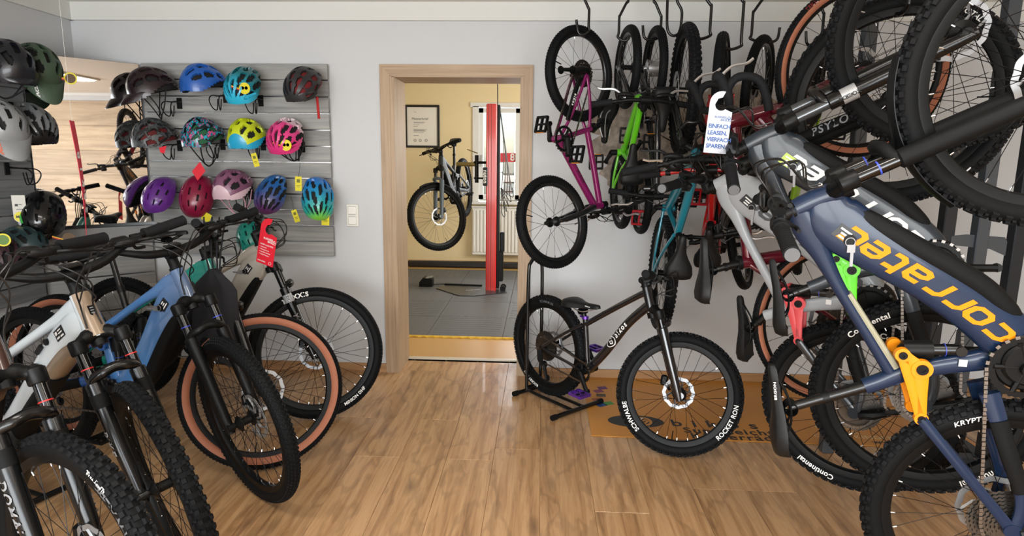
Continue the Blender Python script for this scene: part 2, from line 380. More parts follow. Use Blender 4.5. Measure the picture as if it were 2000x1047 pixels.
def decal(path, V, F, s0, side, e, mt, parent, name='lettering', h0=0., M=None):
    """flat lettering (x along the tube, y across it) laid on a tube's side"""
    mb = MB(); mb.add([surf(path, s0+a, b+h0, side, e) for a, b in V], F); return mb.build(name, mt, parent, smooth=False, kind='stuff', M=M)
def sub_quads(V, F, k=2):
    return V, F
def saddle(root, c, pitch, post, pm=BLK, small=False, mark=None, L=.28):
    """c = middle of the saddle's top in the bike plane; post = top of the seat tube"""
    st = [(-.50, .052, -.010, .035), (-.46, .066, .004, .042), (-.36, .073, .008, .045), (-.22, .068, .004, .042), (-.05, .045, -.002, .034), (.12, .027, -.003, .028), (.32, .021, 0, .026), (.46, .017, .001, .024), (.50, .008, -.004, .014)]
    mb = MB(); S = []
    for x, wd, zt, dp in st:
        q = []
        for th in np.linspace(0, PI, 9):
            cc, ss = math.cos(th), math.sin(th); q.append((x*L, wd*math.copysign(abs(cc)**.75, cc), zt-dp*(1-abs(ss)**.45)))
        for f in (-.7, 0, .7): q.append((x*L, f*wd, zt-dp*.93))
        S.append(q)
    mb.loft(S); M = Matrix.Translation((c[0], 0, c[1]))@Matrix.Rotation(-pitch, 4, 'Y')
    s = mb.build('saddle', SADL, root, M, ang=.9)
    r = MB()
    for y in (-.021, .021): r.tube(catmull([(-.30*L, y*1.3, -.030), (-.16*L, y, -.052), (.10*L, y, -.052), (.36*L, y*.5, -.024)], 4), .0035, 6)
    r.build('saddle_rails', SVL if small else SAT, s)
    if mark:
        V, F = text2d(mark, .016, bold=.03, spacing=1.1); tm = MB()
        tm.add([(.24*L+a, -.026, -.014+b*.6) for a, b in V], F)
        # lettering on the saddle's right flank
        tm.v = [(x, -(.0285-.02*max(0, (x-.12*L)))-.0015 if x > .0 else y, z) for x, y, z in tm.v]
        tm.build('saddle_lettering', WHT, s, smooth=False, kind='stuff')
    sp = MB(); d = np.array((math.sin(pitch)*-.05, -.055)); top = (c[0]+.055*math.sin(pitch), 0, c[1]-.055*math.cos(pitch))
    pa = np.array((post[0], 0, post[1])); pb = np.array(top); sp.tube([pa+(pa-pb)*.10, pa, pa+(pb-pa)*.52], .0165 if not small else .0145, 12); sp.tube([pa+(pb-pa)*.5, pb], .0145 if not small else .0125, 12)
    po = sp.build('seatpost', pm, root)
    k = MB(); k.lathe([(.019, -.026), (.021, -.014), (.021, .014), (.019, .026)], 12, (pb[0], 0, pb[2])); k.build('saddle_clamp', SAT, po)
    k = MB(); k.tube([pa+(pb-pa)*.46, pa+(pb-pa)*.55], .019 if not small else .017, 14); k.build('post_collar', SAT, po)
    return s
def lerp(a, b, f): return tuple(np.array(a, float)*(1-f)+np.array(b, float)*f)
class Geo: pass
def geo(g, steer):
    G = Geo(); A = math.radians(g['HA']); G.a = np.array((-math.cos(A), 0, math.sin(A))); G.n = np.array((math.sin(A), 0, math.cos(A)))
    G.fa = np.array((g['WB'], 0, 0.)); G.base = G.fa-g['off']*G.n; G.cr = G.base+G.a*g['a2c']; G.htb = G.cr+G.a*.012; G.htt = G.cr+G.a*g['ht']
    G.st = G.cr+G.a*(g['ht']+g.get('sp', .04)); G.bc = G.st+G.n*g.get('stem', .045); G.be = G.bc+G.a*g.get('rise', .03)-G.n*g.get('sweep', .05)
    G.S = Matrix.Translation(G.base)@Matrix.Rotation(steer, 4, Vector(G.a))@Matrix.Translation(-Vector(G.base)); G.g = g
    G.R = g['R']; G.RR = g.get('RR', g['R']); G.rt = g['rt']; return G
def fork_susp(root, G, crown=SAT, low=BLK, stan=mat('stanchion_black', '#050506', .16, coat=.2), word=None, ring=None, guard=False, wordcol=GRY, badge=None, kid=False):
    a, n, cr, fa, R = G.a, G.n, G.cr, G.fa, G.R; k = .72 if kid else 1.; hw = .066*k+(.008 if kid else 0); co = .03*k; Y = np.array((0, 1., 0))
    tops = [cr+n*co-a*.012+Y*s*hw for s in (1, -1)]; bot = [fa+n*(co-G.g['off'])+Y*s*hw for s in (1, -1)]
    m = MB(); m.tube([cr+a*(.0), cr-a*.03], .027*k, 14); m.tube(catmull([tops[0]-a*.004, cr+n*co*.55+a*.006+Y*hw*.5, cr+n*co*.35+a*.010, cr+n*co*.55+a*.006-Y*hw*.5, tops[1]-a*.004], 4), [.021*k]*4+[.025*k]*9+[.021*k]*4, 10)
    for p in tops: m.tube([p+a*.018, p+a*.012, p-a*.028, p-a*.032], [.020*k, .0265*k, .0265*k, .024*k], 16)
    F = m.build('fork', crown, root, G.S)
    ext = R+.030*k
    lw = MB(); legs = []
    for i, p in enumerate(bot):
        t = p+a*ext; s = MB(); s.tube([tops[i]-a*.02, t-a*.10], .0175*k, 18); s.build('stanchion', stan, F)
        lw.tube([t+a*.004, t, t-a*.02, p+a*.16, p+a*.03, p-a*.025], [.021*k, .0255*k, .0255*k, .0235*k, .0205*k, .016*k], 18); legs.append((t, p))
        lw.tube([p+a*.04+n*.002, p+n*(G.g['off']-co)*.9], .014*k, 8); lw.tube([fa+Y*(1-2*i)*(hw+.012), fa+Y*(1-2*i)*(hw-.016)], .016*k, 14)
        if ring: r = MB(); r.tube([t+a*.05, t+a*.054], .0192*k, 16); r.build('travel_ring', mat('ring_'+ring, ring, .4), F)
    ar = [legs[0][0]-a*.015, legs[0][0]+a*.012+n*.012-Y*.004, fa+a*(R+.05*k)+n*.024+Y*hw*.55, fa+a*(R+.058*k)+n*.026, fa+a*(R+.05*k)+n*.024-Y*hw*.55, legs[1][0]+a*.012+n*.012+Y*.004, legs[1][0]-a*.015]
    lw.tube(catmull(ar, 4), (.0175 if not kid else .011), 10)
    L = lw.build('fork_lower', low, F)
    for sd in (1, -1):
        i = 0 if sd > 0 else 1; t, p = legs[i]
        def put(s, size, along, mtl, bold=.01, shear=0., rev=False, sp=1.):
            V, Fc = text2d(s, size, bold=bold, shear=shear, spacing=sp); mb = MB(); rr = .0252*k; ax = -a; ff = sd
            P = []
            for x, y in V:
                if rev: x, y = -x, -y
                th = y/rr; c = t+ax*(along+x); o = Y*sd*math.cos(th)+n*math.sin(th)*(1)
                # seen from outside, letters run down the leg
                if sd < 0: c = t+ax*(along-x) if False else c
                P.append(c+o*(rr+.0012)*(1 if True else 1)) if sd < 0 else P.append(t+ax*(along+x)+(Y*math.cos(th)-n*math.sin(th))*(rr+.0012))
            mb.add(P, Fc); mb.build('fork_lettering', mtl, F, smooth=False, kind='stuff')
        if word: put(word, .040*k, .20*k, wordcol, bold=.02, shear=.2, sp=1.2)
        if badge:
            b = MB(); b.tube([t-a*.038, t-a*.085], .0262*k, 20, caps=False); b.build('fork_badge', badge, F)
            put('ROCK', .017, .050, mat('print_black', '#151515', .5), bold=.03); put('SHOX', .017, .070, mat('print_black', '#151515', .5), bold=.03)
    c = MB(); c.bbox(tuple(fa+n*-.055+a*.075+Y*(hw-.012)), (.035, .03, .055), .008); c.tube([fa+n*-.04+a*.02+Y*hw*.8, fa+n*-.05+a*.09+Y*hw*.8], .008, 6); c.build('brake_caliper', SAT, F)
    if guard:
        gm = MB(); th0 = math.atan2(a[2], a[0]); S = []
        for th in np.linspace(th0-.62, th0+.55, 14):
            e = np.array((math.cos(th), 0, math.sin(th))); f = abs(th-th0)/.62; wd = .030*(1-.35*f)
            S.append([fa+e*(R+.014-.010*(q/wd)**2)+Y*q for q in np.linspace(-wd, wd, 7)]+[fa+e*(R+.0115-.010*(q/wd)**2)+Y*q for q in np.linspace(wd, -wd, 7)])
        gm.loft(S); gm.build('mudguard', SAT, F)
    return F
def fork_rigid(root, G, m1, bow=.02):
    a, n, cr, fa = G.a, G.n, G.cr, G.fa; Y = np.array((0, 1., 0)); m = MB(); hw = .05
    m.tube([cr+a*.0, cr-a*.03], .022, 12); m.tube([cr-a*.03+Y*hw, cr-a*.022+Y*hw*.5, cr-a*.015, cr-a*.022-Y*hw*.5, cr-a*.03-Y*hw], .017, 10)
    for s in (1, -1):
        m.tube(catmull([cr-a*.02+Y*s*hw*.95, lerp(cr, fa, .45)+n*bow*.3+Y*s*hw, fa+a*.05+Y*s*hw, fa+Y*s*hw], 5), [.018]*6+[.016]*5+[.012]*5, 10)
        m.tube([fa+Y*s*(hw-.012), fa+Y*s*(hw+.014)], .010, 10)
    return m.build('fork', m1, root, G.S)
def cockpit(root, G, bar=.78, bm=SAT, grips=GRIP, lever=SAT, big=True, display=True, stemc=SAT, cables=True, flat=False, lcol=None, gripend=None):
    a, n = G.a, G.n; Y = np.array((0, 1., 0)); h = bar/2; k = 1. if big else .85
    s = MB(); s.tube([G.htt, G.st+a*.012], .0215*k, 14); s.tube([G.htt+a*.004, G.htt+a*.012], .027*k, 14)
    q_ = .024 if big else .018; s.tube([G.st-n*.006, lerp(G.st, G.bc, .6), G.bc+n*.006], [q_, q_*.92, q_], 14); s.tube([G.bc-Y*.027, G.bc+Y*.027], .0245*k, 16)
    St = s.build('stem', stemc, root, G.S)
    b = MB()
    def bp(f): # f = y/h in -1..1
        q = abs(f); e = min(1, max(0, (q-.18)/.42)); e = e*e*(3-2*e); z = min(1, max(0, (q-.3)/.7))
        rise = (G.be-G.bc)@a; sw = (G.be-G.bc)@n
        e = .42*e+.58*q
        return G.bc+a*rise*e+n*sw*z+Y*f*h
    fs = np.linspace(-1, 1, 33); b.tube([bp(f) for f in fs], [((.0112+.0063*min(1., max(0, (.48-abs(f))/.26))) if big else .0108) for f in fs], 12)
    B = b.build('handlebar', bm, root, G.S)
    gl = .155 if big else .10
    for sd in (1, -1):
        g_ = MB(); p0 = bp(sd*1.0)+Y*sd*.004; p1 = bp(sd*(1-gl/h)); d = (np.array(p1)-p0)
        g_.tube([p0, p0+d*.02, p0+d*.05, p0+d*.5, p0+d*.93, p0+d*.94, p1], [.015*k, .0200*k, .0188*k, .0186*k, .0188*k, .0210*k, .0210*k], 14)
        Gp = g_.build('grip', grips, B)
        if gripend: q = MB(); q.tube([p0+Y*sd*.0015, p0+d*.015], .0168*k, 14); q.build('grip_end', gripend, Gp)
        if big:
            rb = MB()
            for i in range(9):
                c = p0+d*(.10+.09*i); 
                rb.tube([c-d*.006, c+d*.006], .0198*k, 12, caps=False)
            rb.build('grip_ribs', grips, Gp, kind='stuff')
        q = bp(sd*(1-(gl+.035)/h)); L = MB(); L.tube([q-Y*sd*.012, q+Y*sd*.012], .0165*k, 12)
        L.tube([q+n*.012, q+n*.028-a*.012-Y*sd*.01], .009*k, 8); L.tube(catmull([q+n*.028-a*.012+Y*sd*.012, q+n*.032-a*.016-Y*sd*.02, q+n*.026-a*.014-Y*sd*.075], 4), [.013*k]*4+[.0145*k]*4+[.009*k], 10)
        Lb = L.build('brake_lever', lever, B)
        bl = MB(); bl.tube(catmull([q+n*.034-a*.018-Y*sd*.005, q+n*.052-a*.026+Y*sd*.03, q+n*.050-a*.030+Y*sd*.09, q+n*.056-a*.033+Y*sd*.118], 5), [.0065]*6+[.0055]*9+[.0062], 6)
        bl.build('lever_blade', lcol or lever, Lb)
        if big:
            x = MB(); c = q-Y*sd*.045+a*.006-n*.012; x.bbox(tuple(c), (.042, .06, .030), .009); x.build('remote' if sd > 0 else 'shifter', SAT, B)
            x = MB(); x.tube(catmull([q-n*.004-a*.014-Y*sd*.012, q-n*.028-a*.030, q-n*.032-a*.032+Y*sd*.03], 4), .006, 6); x.build('shift_paddle', SAT, B)
        if cables:
            for j, (fw, dn) in enumerate(((.10, .02), (.075, .06)) if big else ((.05, .0),)):
                t = MB(); e = q+n*.026-a*.014-Y*sd*(.075-.03*j)
                t.tube(catmull([e, e+n*.03-Y*sd*.06, G.bc+n*(fw+.015)+a*(.01-.02*j)+Y*sd*.04, G.bc+n*fw-a*(dn+.04)+Y*-sd*.02, G.htt+n*.052-a*.05-Y*sd*.018, G.htb+n*.034-Y*sd*.022+a*.02], 6), .0026, 6)
                t.build('cable', CAB, B)
    if display:
        x = MB(); x.bbox((0, 0, 0), (.05, .06, .014), .005); x.build('display', BLK, B, Matrix.Translation(G.bc+a*.026+n*.02))
    return B
def drivetrain(root, bb, rr_axle=(0, 0), ring=.082, crank=.165, ang=-1.2, chain=True, cas=.085, pedal=True, pm=SAT, motor=None, cm=SAT, small=False, der=True):
    x, z = bb; m = MB(); yr = -.048 if not small else -.04
    gear(m, ring, int(ring*430), yr, yr-.003, ring*.78)
    for i in range(5):
        t = 2*PI*i/5+.3; m.tube([(.018*math.cos(t), yr-.002, .018*math.sin(t)), (ring*.82*math.cos(t), yr-.002, ring*.82*math.sin(t))], .007, 6)
    K = m.build('chainring', SAT, root, Matrix.Translation((x, 0, z)))
    for sd, t in ((-1, ang), (1, ang+PI)):
        q = MB(); e = (crank*math.cos(t), sd*.082, crank*math.sin(t))
        q.tube([(0, sd*.03, 0), (0, sd*.072, 0)], .017, 12); q.tube([(0, sd*.066, 0), lerp((0, sd*.068, 0), e, .5), e], [.017, .0125, .0125], 8); q.tube([e, (e[0], e[1]-sd*.014, e[2])], .014, 10)
        cr = q.build('crank', cm, root, Matrix.Translation((x, 0, z)))
        if pedal:
            p = MB(); c = np.array(e)+(0, sd*.058, 0)
            for dx in (-.040, .040): p.box(c+(dx, 0, 0), (.012, .085, .016))
            for dy in (-.040, 0, .040): p.box(c+(0, dy, 0), (.075, .010, .014))
            p.build('pedal', pm, cr); p = MB(); p.tube([e, c+(0, sd*.04, 0)], .0065, 8); p.build('pedal_axle', SAT, cr)
            if pm is SAT and small:
                p = MB(); p.box(c+(.047, 0, 0), (.003, .05, .011)); p.build('pedal_reflector', ORG, cr)
    if chain:
        B = np.array((x, z)); A = np.array(rr_axle, float); d = B-A; L = np.linalg.norm(d); u = d/L; v = np.array((-u[1], u[0])); P = []
        rc_ = cas*.75; pts = [A+v*rc_, B+v*ring]
        for t in np.linspace(PI/2, -PI/2, 12): pts.append(B+u*ring*math.cos(t)+v*ring*math.sin(t))
        pts += [A-v*(rc_+.03)+u*.05, A-v*(rc_+.055)+u*.02, A-v*(rc_+.0)-u*.0]
        for t in np.linspace(-PI/2, -PI*1.5, 9)[1:-1]: pts.append(A+u*rc_*math.cos(t)+v*rc_*math.sin(t))
        cm_ = MB(); tot = []; pts.append(pts[0])
        for i in range(len(pts)-1):
            a, b = pts[i], pts[i+1]; l = np.linalg.norm(b-a); k = max(1, int(l/.0127))
            for j in range(k): tot.append((a+(b-a)*(j+.5)/k, (b-a)/l))
        for i, (c, t) in enumerate(tot):
            R_ = np.array(((t[0], 0, -t[1]), (0, 1, 0), (t[1], 0, t[0]))); w_ = .0062 if i % 2 else .0036
            cm_.box((c[0], yr-.0015, c[1]), (.0105, w_, .0085), R_)
        cm_.build('chain', CHN, root, smooth=False, kind='stuff')
    if der:
        a = rr_axle; q = MB(); q.tube([(a[0]-.005, -.07, a[1]-.02), (a[0]+.01, -.075, a[1]-.07), (a[0]+.02, -.062, a[1]-.105)], [.016, .018, .012], 8)
        q.tube([(a[0]+.02, -.052, a[1]-.10), (a[0]+.05, -.052, a[1]-.19)], [.012, .010], 6)
        for c in ((a[0]+.022, a[1]-.105), (a[0]+.05, a[1]-.185)): q.lathe([(.021, -.048), (.021, -.043), (.006, -.043), (.006, -.048)], 14, (c[0], 0, c[1]))
        q.build('derailleur', SAT, root)
def seat_stays(mb, pts, off, y_axle):
    """a stay on either side; pts run from the seat/bottom bracket to the axle"""
    for sd in (1, -1):
        tube2d(mb, [(x, z, wi, la, sd*yy) for x, z, wi, la, yy in pts], n=10)
def fs_frame(root, G, col, s=1., link=None, logo=None, battery=SAT, motor=SAT, stay=None, lat=1., key=True, code=True, inner=None, sticker=True, ref=(.940, .491), mast=True):
    H = G.htb
    def X(p): return (H[0]+s*(p[0]-ref[0]), H[2]+s*(p[1]-ref[1]))+tuple(q*s if i < 2 else q for i, q in enumerate(p[2:]))
    m = MB(); top, bt = G.htt, G.htb
    tube2d(m, [(bt[0]+.004, bt[2]-.010, .066, .062), (lerp(bt, top, .5)[0]+.002, lerp(bt, top, .5)[2], .064, .056), (top[0], top[2], .058, .052)], n=20, e=2.2)
    dt = tube2d(m, [X(p) for p in ((.930, .520, .095, .054), (.868, .487, .150, .062), (.800, .395, .140, .070), (.715, .262, .126, .072), (.630, .145, .126, .072), (.560, .062, .135, .076), (.50, .010, .12, .080))], n=24, e=3.4)
    tube2d(m, [X(p) for p in ((.910, .580, .070, .050), (.84, .552, .082, .048), (.765, .513, .052, .042), (.67, .463, .036, .038), (.53, .378, .034, .036), (.43, .318, .036, .036), (.395, .295, .04, .036))], n=16, e=2.6)
    if mast:
        tube2d(m, [X(p) for p in ((.374, .378, .044, .042), (.395, .335, .046, .042), (.425, .280, .052, .042), (.448, .205, .050, .040), (.470, .120, .058, .046), (.490, .05, .075, .052))], n=16, e=2.6)
    F = m.build('frame', col, root)
    e = 3.4
    if inner:
        q = MB(); tube2d(q, [X(p) for p in ((.655, .440, .020, .0385), (.53, .362, .022, .0370), (.44, .305, .024, .0370))], n=10); q.build('frame_inlay', inner, F)
    b = MB(); tube2d(b, [X(p) for p in ((.900, .448, .030, .046), (.862, .402, .058, .066), (.782, .272, .060, .0745), (.694, .134, .060, .0745), (.625, .060, .052, .070), (.59, .03, .03, .05))], n=14, e=3.)
    b.build('battery_cover', battery, F)
    bbp = X((.476, .016)); mo = MB()
    for y0, y1, r_ in ((-.044, .044, .078), (-.056, .056, .060)): mo.lathe([(0, y0), (r_-.006, y0), (r_, y0+.006), (r_, y1-.006), (r_-.006, y1), (0, y1)], 32, (bbp[0]+.01, 0, bbp[1]-.005), closed_prof=False)
    tube2d(mo, [X(p) for p in ((.535, .030, .10, .082), (.50, -.01, .11, .084), (.45, -.03, .09, .08))], n=14, e=2.6)
    mo.build('motor', motor, root)
    st = stay or col
    sw = MB(); A, B_, Cc = X((.493, .301)), X((.454, .251)), X((.306, .240)); piv = X((.396, .086))
    for sd in (1, -1):
        tube2d(sw, [Cc+(.030, .016, sd*.044), lerp(Cc, (0, 0), .4)+(.028, .016, sd*.058), (.03, .022, .030, .016, sd*.066), (-.006, -.004, .034, .014, sd*.068)], n=10, e=3)
        tube2d(sw, [piv+(.050, .022, sd*.040), lerp(piv, (.10, -.014), .45)+(.040, .020, sd*.056), (.10, -.014, .034, .018, sd*.064), (-.006, -.006, .030, .014, sd*.068)], n=10, e=3)
        sw.lathe([(0, sd*.060), (.022, sd*.060), (.022, sd*.076), (0, sd*.076)], 16, (0, 0, 0), closed_prof=False)
    W = sw.build('swingarm', st, root)
    pr = MB(); tube2d(pr, [lerp(piv, (.10, -.014), .25)+(.046, .022, -.053), lerp(piv, (.10, -.014), .6)+(.042, .024, -.0615), (.12, -.012, .040, .022, -.066)], n=10, e=3); pr.build('chainstay_guard', MTB, W)
    if link:
        lk = MB()
        for sd in (1, -1):
            y = sd*.040
            def bar2(p, q, w0, w1): tube2d(lk, [(p[0], p[1], w0, .012, y), lerp(p, q, .5)+((w0+w1)/2*.9, .012, y), (q[0], q[1], w1, .012, y)], n=8, e=4, k=2)
            bar2(A, B_, .036, .040); bar2(B_, Cc, .040, .028); bar2(A, Cc, .030, .028)
            for p, r_ in ((A, .020), (B_, .027), (Cc, .018)): lk.lathe([(0, y-.008), (r_, y-.008), (r_, y+.008), (0, y+.008)], 18, (p[0], 0, p[1]), closed_prof=False)
        Lk = lk.build('rocker_link', link, root, label={'link_orange': 'orange rocker link', 'link_lime': 'lime green rocker link', 'link_red': 'coral red rocker link'}.get(link.name)); bo = MB()
        for sd in (1, -1):
            for p, r_ in ((A, .011), (B_, .015), (Cc, .010)): bo.lathe([(0, sd*.049), (r_*.45, sd*.049), (r_*.45, sd*.052), (r_, sd*.052), (r_, sd*.046)], 16, (p[0], 0, p[1]), closed_prof=False)
        bo.build('pivot_bolt', SAT, Lk, kind='stuff')
    sh = MB(); S2 = X((.500, .152)); a3 = np.array((A[0], 0, A[1])); s3 = np.array((S2[0], 0, S2[1])); d = s3-a3
    sh.tube([a3, a3+d*.06, a3+d*.07, a3+d*.55, a3+d*.56], [.012, .020, .026, .026, .021], 16); Sh = sh.build('shock', SAT, root)
    q = MB(); q.tube([a3+d*.5, a3+d*.97], .0165, 14); q.lathe([(0, -.018), (.014, -.018), (.014, .018), (0, .018)], 12, (S2[0], 0, S2[1]), closed_prof=False); q.build('shock_shaft', BLK, Sh)
    r = MB(); r.tube([a3+d*.75, a3+d*.765], .0185, 14); r.build('travel_ring', mat('ring_blue', '#2a3fa0', .4), Sh)
    if logo:
        V, Fc = logo2d('corratec', .039*s, wide=1.33, shear=.40, gap=.38, wd=.30)
        tot = sum(math.hypot(dt[i+1][0][0]-dt[i][0][0], dt[i+1][0][1]-dt[i][0][1]) for i in range(len(dt)-1))
        # the tube path runs from the head down: turn the word so that it reads from the bottom bracket up
        for sd in (-1, 1):
            VV = [(-x, -y) if sd < 0 else (x, y) for x, y in V]
            # path normal points to the bike's front/underside when heading down: letters' tops face the top tube
            VV = [(x, -y if sd < 0 else -y) for x, y in VV] if False else VV
            decal(dt, VV, Fc, tot*.525, sd, e, logo, F, h0=-.006)
    if key:
        p = X((.815, .452)); k = MB(); k.lathe([(0, -.034*lat-.004), (.016, -.034*lat-.004), (.016, -.03)], 16, (p[0], 0, p[1]), closed_prof=False); K = k.build('battery_lock', SAT, F)
        k = MB(); k.tube([(p[0]-.004+.012*math.cos(t), -.042, p[1]+.012*math.sin(t)) for t in np.linspace(0, 2*PI, 14)[:-1]], .0016, 5, closed=True); k.box((p[0]-.05, -.041, p[1]-.006), (.045, .0025, .008)); k.box((p[0]-.022, -.042, p[1]-.003), (.022, .004, .020)); k.build('key', KEYM, K)
    if sticker:
        p = lambda f, h: surf(dt, f, h, -1, e)
        b = MB(); b.add([p(.085, -.035), p(.085, .005), p(.135, .005), p(.135, -.035)], [(0, 1, 2, 3)]); b.build('sticker', mat('sticker_dark', '#15171c', .4) if sticker is True else sticker, F, smooth=False)
        b = MB()
        for yy in (-.008, -.018, -.028): b.add([surf(dt, .092+.008*(yy < -.01), yy, -1, e), surf(dt, .092+.008*(yy < -.01), yy+.005, -1, e), surf(dt, .125, yy+.005, -1, e), surf(dt, .125, yy, -1, e)], [(0, 1, 2, 3)])
        b.v = [(x, y-.0008, z) for x, y, z in b.v]; b.build('sticker_print', WHT, F, smooth=False, kind='stuff')
    if code:
        c = X((.470, .150)); b = MB(); b.add([(c[0]-.008, -.0275, c[1]-.010), (c[0]+.012, -.0275, c[1]-.010), (c[0]+.012, -.0275, c[1]+.010), (c[0]-.008, -.0275, c[1]+.010)], [(0, 1, 2, 3)]); b.build('type_plate', WHT, F, smooth=False)
    return F, X
def ehard_frame(root, G, col, cover, bronze, ref=(.965, .491)):
    H = G.htb
    def X(p): return (H[0]+(p[0]-ref[0]), H[2]+(p[1]-ref[1]))+tuple(p[2:])
    m = MB(); top, bt = G.htt, G.htb
    tube2d(m, [(bt[0]+.004, bt[2]-.012, .070, .066), (lerp(bt, top, .5)[0], lerp(bt, top, .5)[2], .066, .060), (top[0], top[2]+.004, .060, .056)], n=20, e=2.2)
    tube2d(m, [X(p) for p in ((.925, .585, .080, .052), (.875, .568, .075, .050), (.78, .522, .050, .046), (.69, .480, .038, .042), (.52, .395, .034, .040), (.36, .315, .034, .038), (.26, .265, .036, .036))], n=16, e=2.6)
    dt = tube2d(m, [X(p) for p in ((.955, .535, .095, .054), (.885, .512, .110, .066), (.775, .440, .100, .072), (.655, .335, .085, .074), (.525, .215, .078, .074), (.39, .085, .080, .074), (.30, .0, .10, .076))], n=24, e=3.2)
    tube2d(m, [X(p) for p in ((.235, .36, .036, .036), (.26, .27, .038, .038), (.32, .05, .046, .05), (.34, -.02, .06, .06))], n=14)
    seat_stays(m, [X((.262, .275))+(.024, .016, .022), (.12, .12, .020, .014, .055), (0, 0, .026, .012, .068)], 0, 0)
    seat_stays(m, [(.33, -.03, .05, .02, .04), (.15, -.02, .034, .016, .06), (0, 0, .030, .012, .068)], 0, 0)
    F = m.build('frame', col, root)
    hd = MB(); S = []; ax_ = np.array(top)-np.array(bt)
    for f_ in np.linspace(-.06, 1.02, 7):
        c_ = np.array(bt)+ax_*f_+np.array((.004*(1-f_), 0, 0)); r_ = .0345-.0035*f_; row = [c_+G.n*math.cos(q_)*(r_+.003)+np.array((0, 1., 0))*math.sin(q_)*(r_+.001) for q_ in np.linspace(-1.25, 1.25, 9)]; S.append(row+[c_+G.n*math.cos(q_)*(r_-.006)+np.array((0, 1., 0))*math.sin(q_)*(r_-.006) for q_ in np.linspace(1.25, -1.25, 9)])
    hd.loft(S); Hd = hd.build('head_panel', bronze, F)
    hb = MB(); V, Fc = [(-.012, .018), (.012, .018), (.012, -.012), (0, -.022), (-.012, -.012)], [(0, 1, 2, 3, 4)]; c_ = np.array(bt)+ax_*.52+G.n*.0375; u_ = ax_/np.linalg.norm(ax_); hb.add([c_+u_*y+np.array((0, x, 0)) for x, y in V], Fc); hb.build('emblem', SAT, Hd, smooth=False)
    hb = MB()
    for y in (.008, -.001, -.010): hb.add([c_+G.n*.0006+u_*(y+q)+np.array((0, x, 0)) for x, q in ((-.007, 0), (.007, 0), (.007, .004), (-.007, .004))], [(0, 1, 2, 3)])
    hb.build('emblem_print', GRY, Hd, smooth=False, kind='stuff')
    b = MB(); tube2d(b, [X(p) for p in ((.90, .465, .020, .040), (.845, .432, .065, .064), (.745, .362, .075, .071), (.62, .252, .06, .071), (.59, .228, .03, .066))], n=14, e=3.2); b.build('tube_guard', bronze, F)
    b = MB(); tube2d(b, [X(p) for p in ((.70, .300, .050, .069), (.585, .200, .056, .076), (.46, .085, .060, .078), (.36, -.015, .07, .080), (.33, -.05, .06, .07))], n=14, e=3.4); b.build('battery_cover', cover, F)
    mo = MB(); c = X((.335, -.03)); mo.lathe([(0, -.055), (.07, -.055), (.078, -.045), (.078, .045), (.07, .055), (0, .055)], 28, (c[0], 0, c[1]), closed_prof=False); mo.build('motor', SAT, root)
    # lock with its key, dark sticker, lettering low on the tube
    p = X((.735, .440)); k = MB(); k.lathe([(0, -.043), (.012, -.043), (.012, -.030)], 14, (p[0], 0, p[1]), closed_prof=False); k.box((p[0]-.05, -.041, p[1]-.035), (.05, .008, .016), ((.75, 0, -.66), (0, 1, 0), (.66, 0, .75))); K = k.build('battery_lock', SAT, F)
    k = MB(); q = X((.655, .335)); k.box((q[0], -.047, q[1]), (.032, .007, .028)); k.build('key_head', SAT, K); k = MB(); k.box((q[0]-.006, -.047, q[1]-.042), (.008, .003, .060)); k.build('key', KEYM, K)
    b = MB(); e = 3.2; Q = [surf(dt, s_, h_, -1, e) for s_, h_ in ((.115, -.03), (.115, .010), (.178, .010), (.178, -.03))]; b.add(Q, [(0, 1, 2, 3)]); b.build('sticker', mat('sticker_dark', '#15171c', .4), F, smooth=False)
    b = MB()
    for s0, s1, h0, h1 in ((.122, .145, -.000, .006), (.150, .170, -.002, .004), (.124, .150, -.012, -.008), (.128, .150, -.022, -.018), (.156, .170, -.022, -.010)): b.add([surf(dt, s_, h_, -1, e) for s_, h_ in ((s0, h0), (s0, h1), (s1, h1), (s1, h0))], [(0, 1, 2, 3)])
    b.v = [(x, y-.0008, z) for x, y, z in b.v]; b.build('sticker_print', WHT, F, smooth=False, kind='stuff')
    V, Fc = text2d('US', .06, bold=.02); decal(dt, [(-x, -y) for x, y in V], Fc, .80, -1, e, WHT, F, h0=.004)
    return F
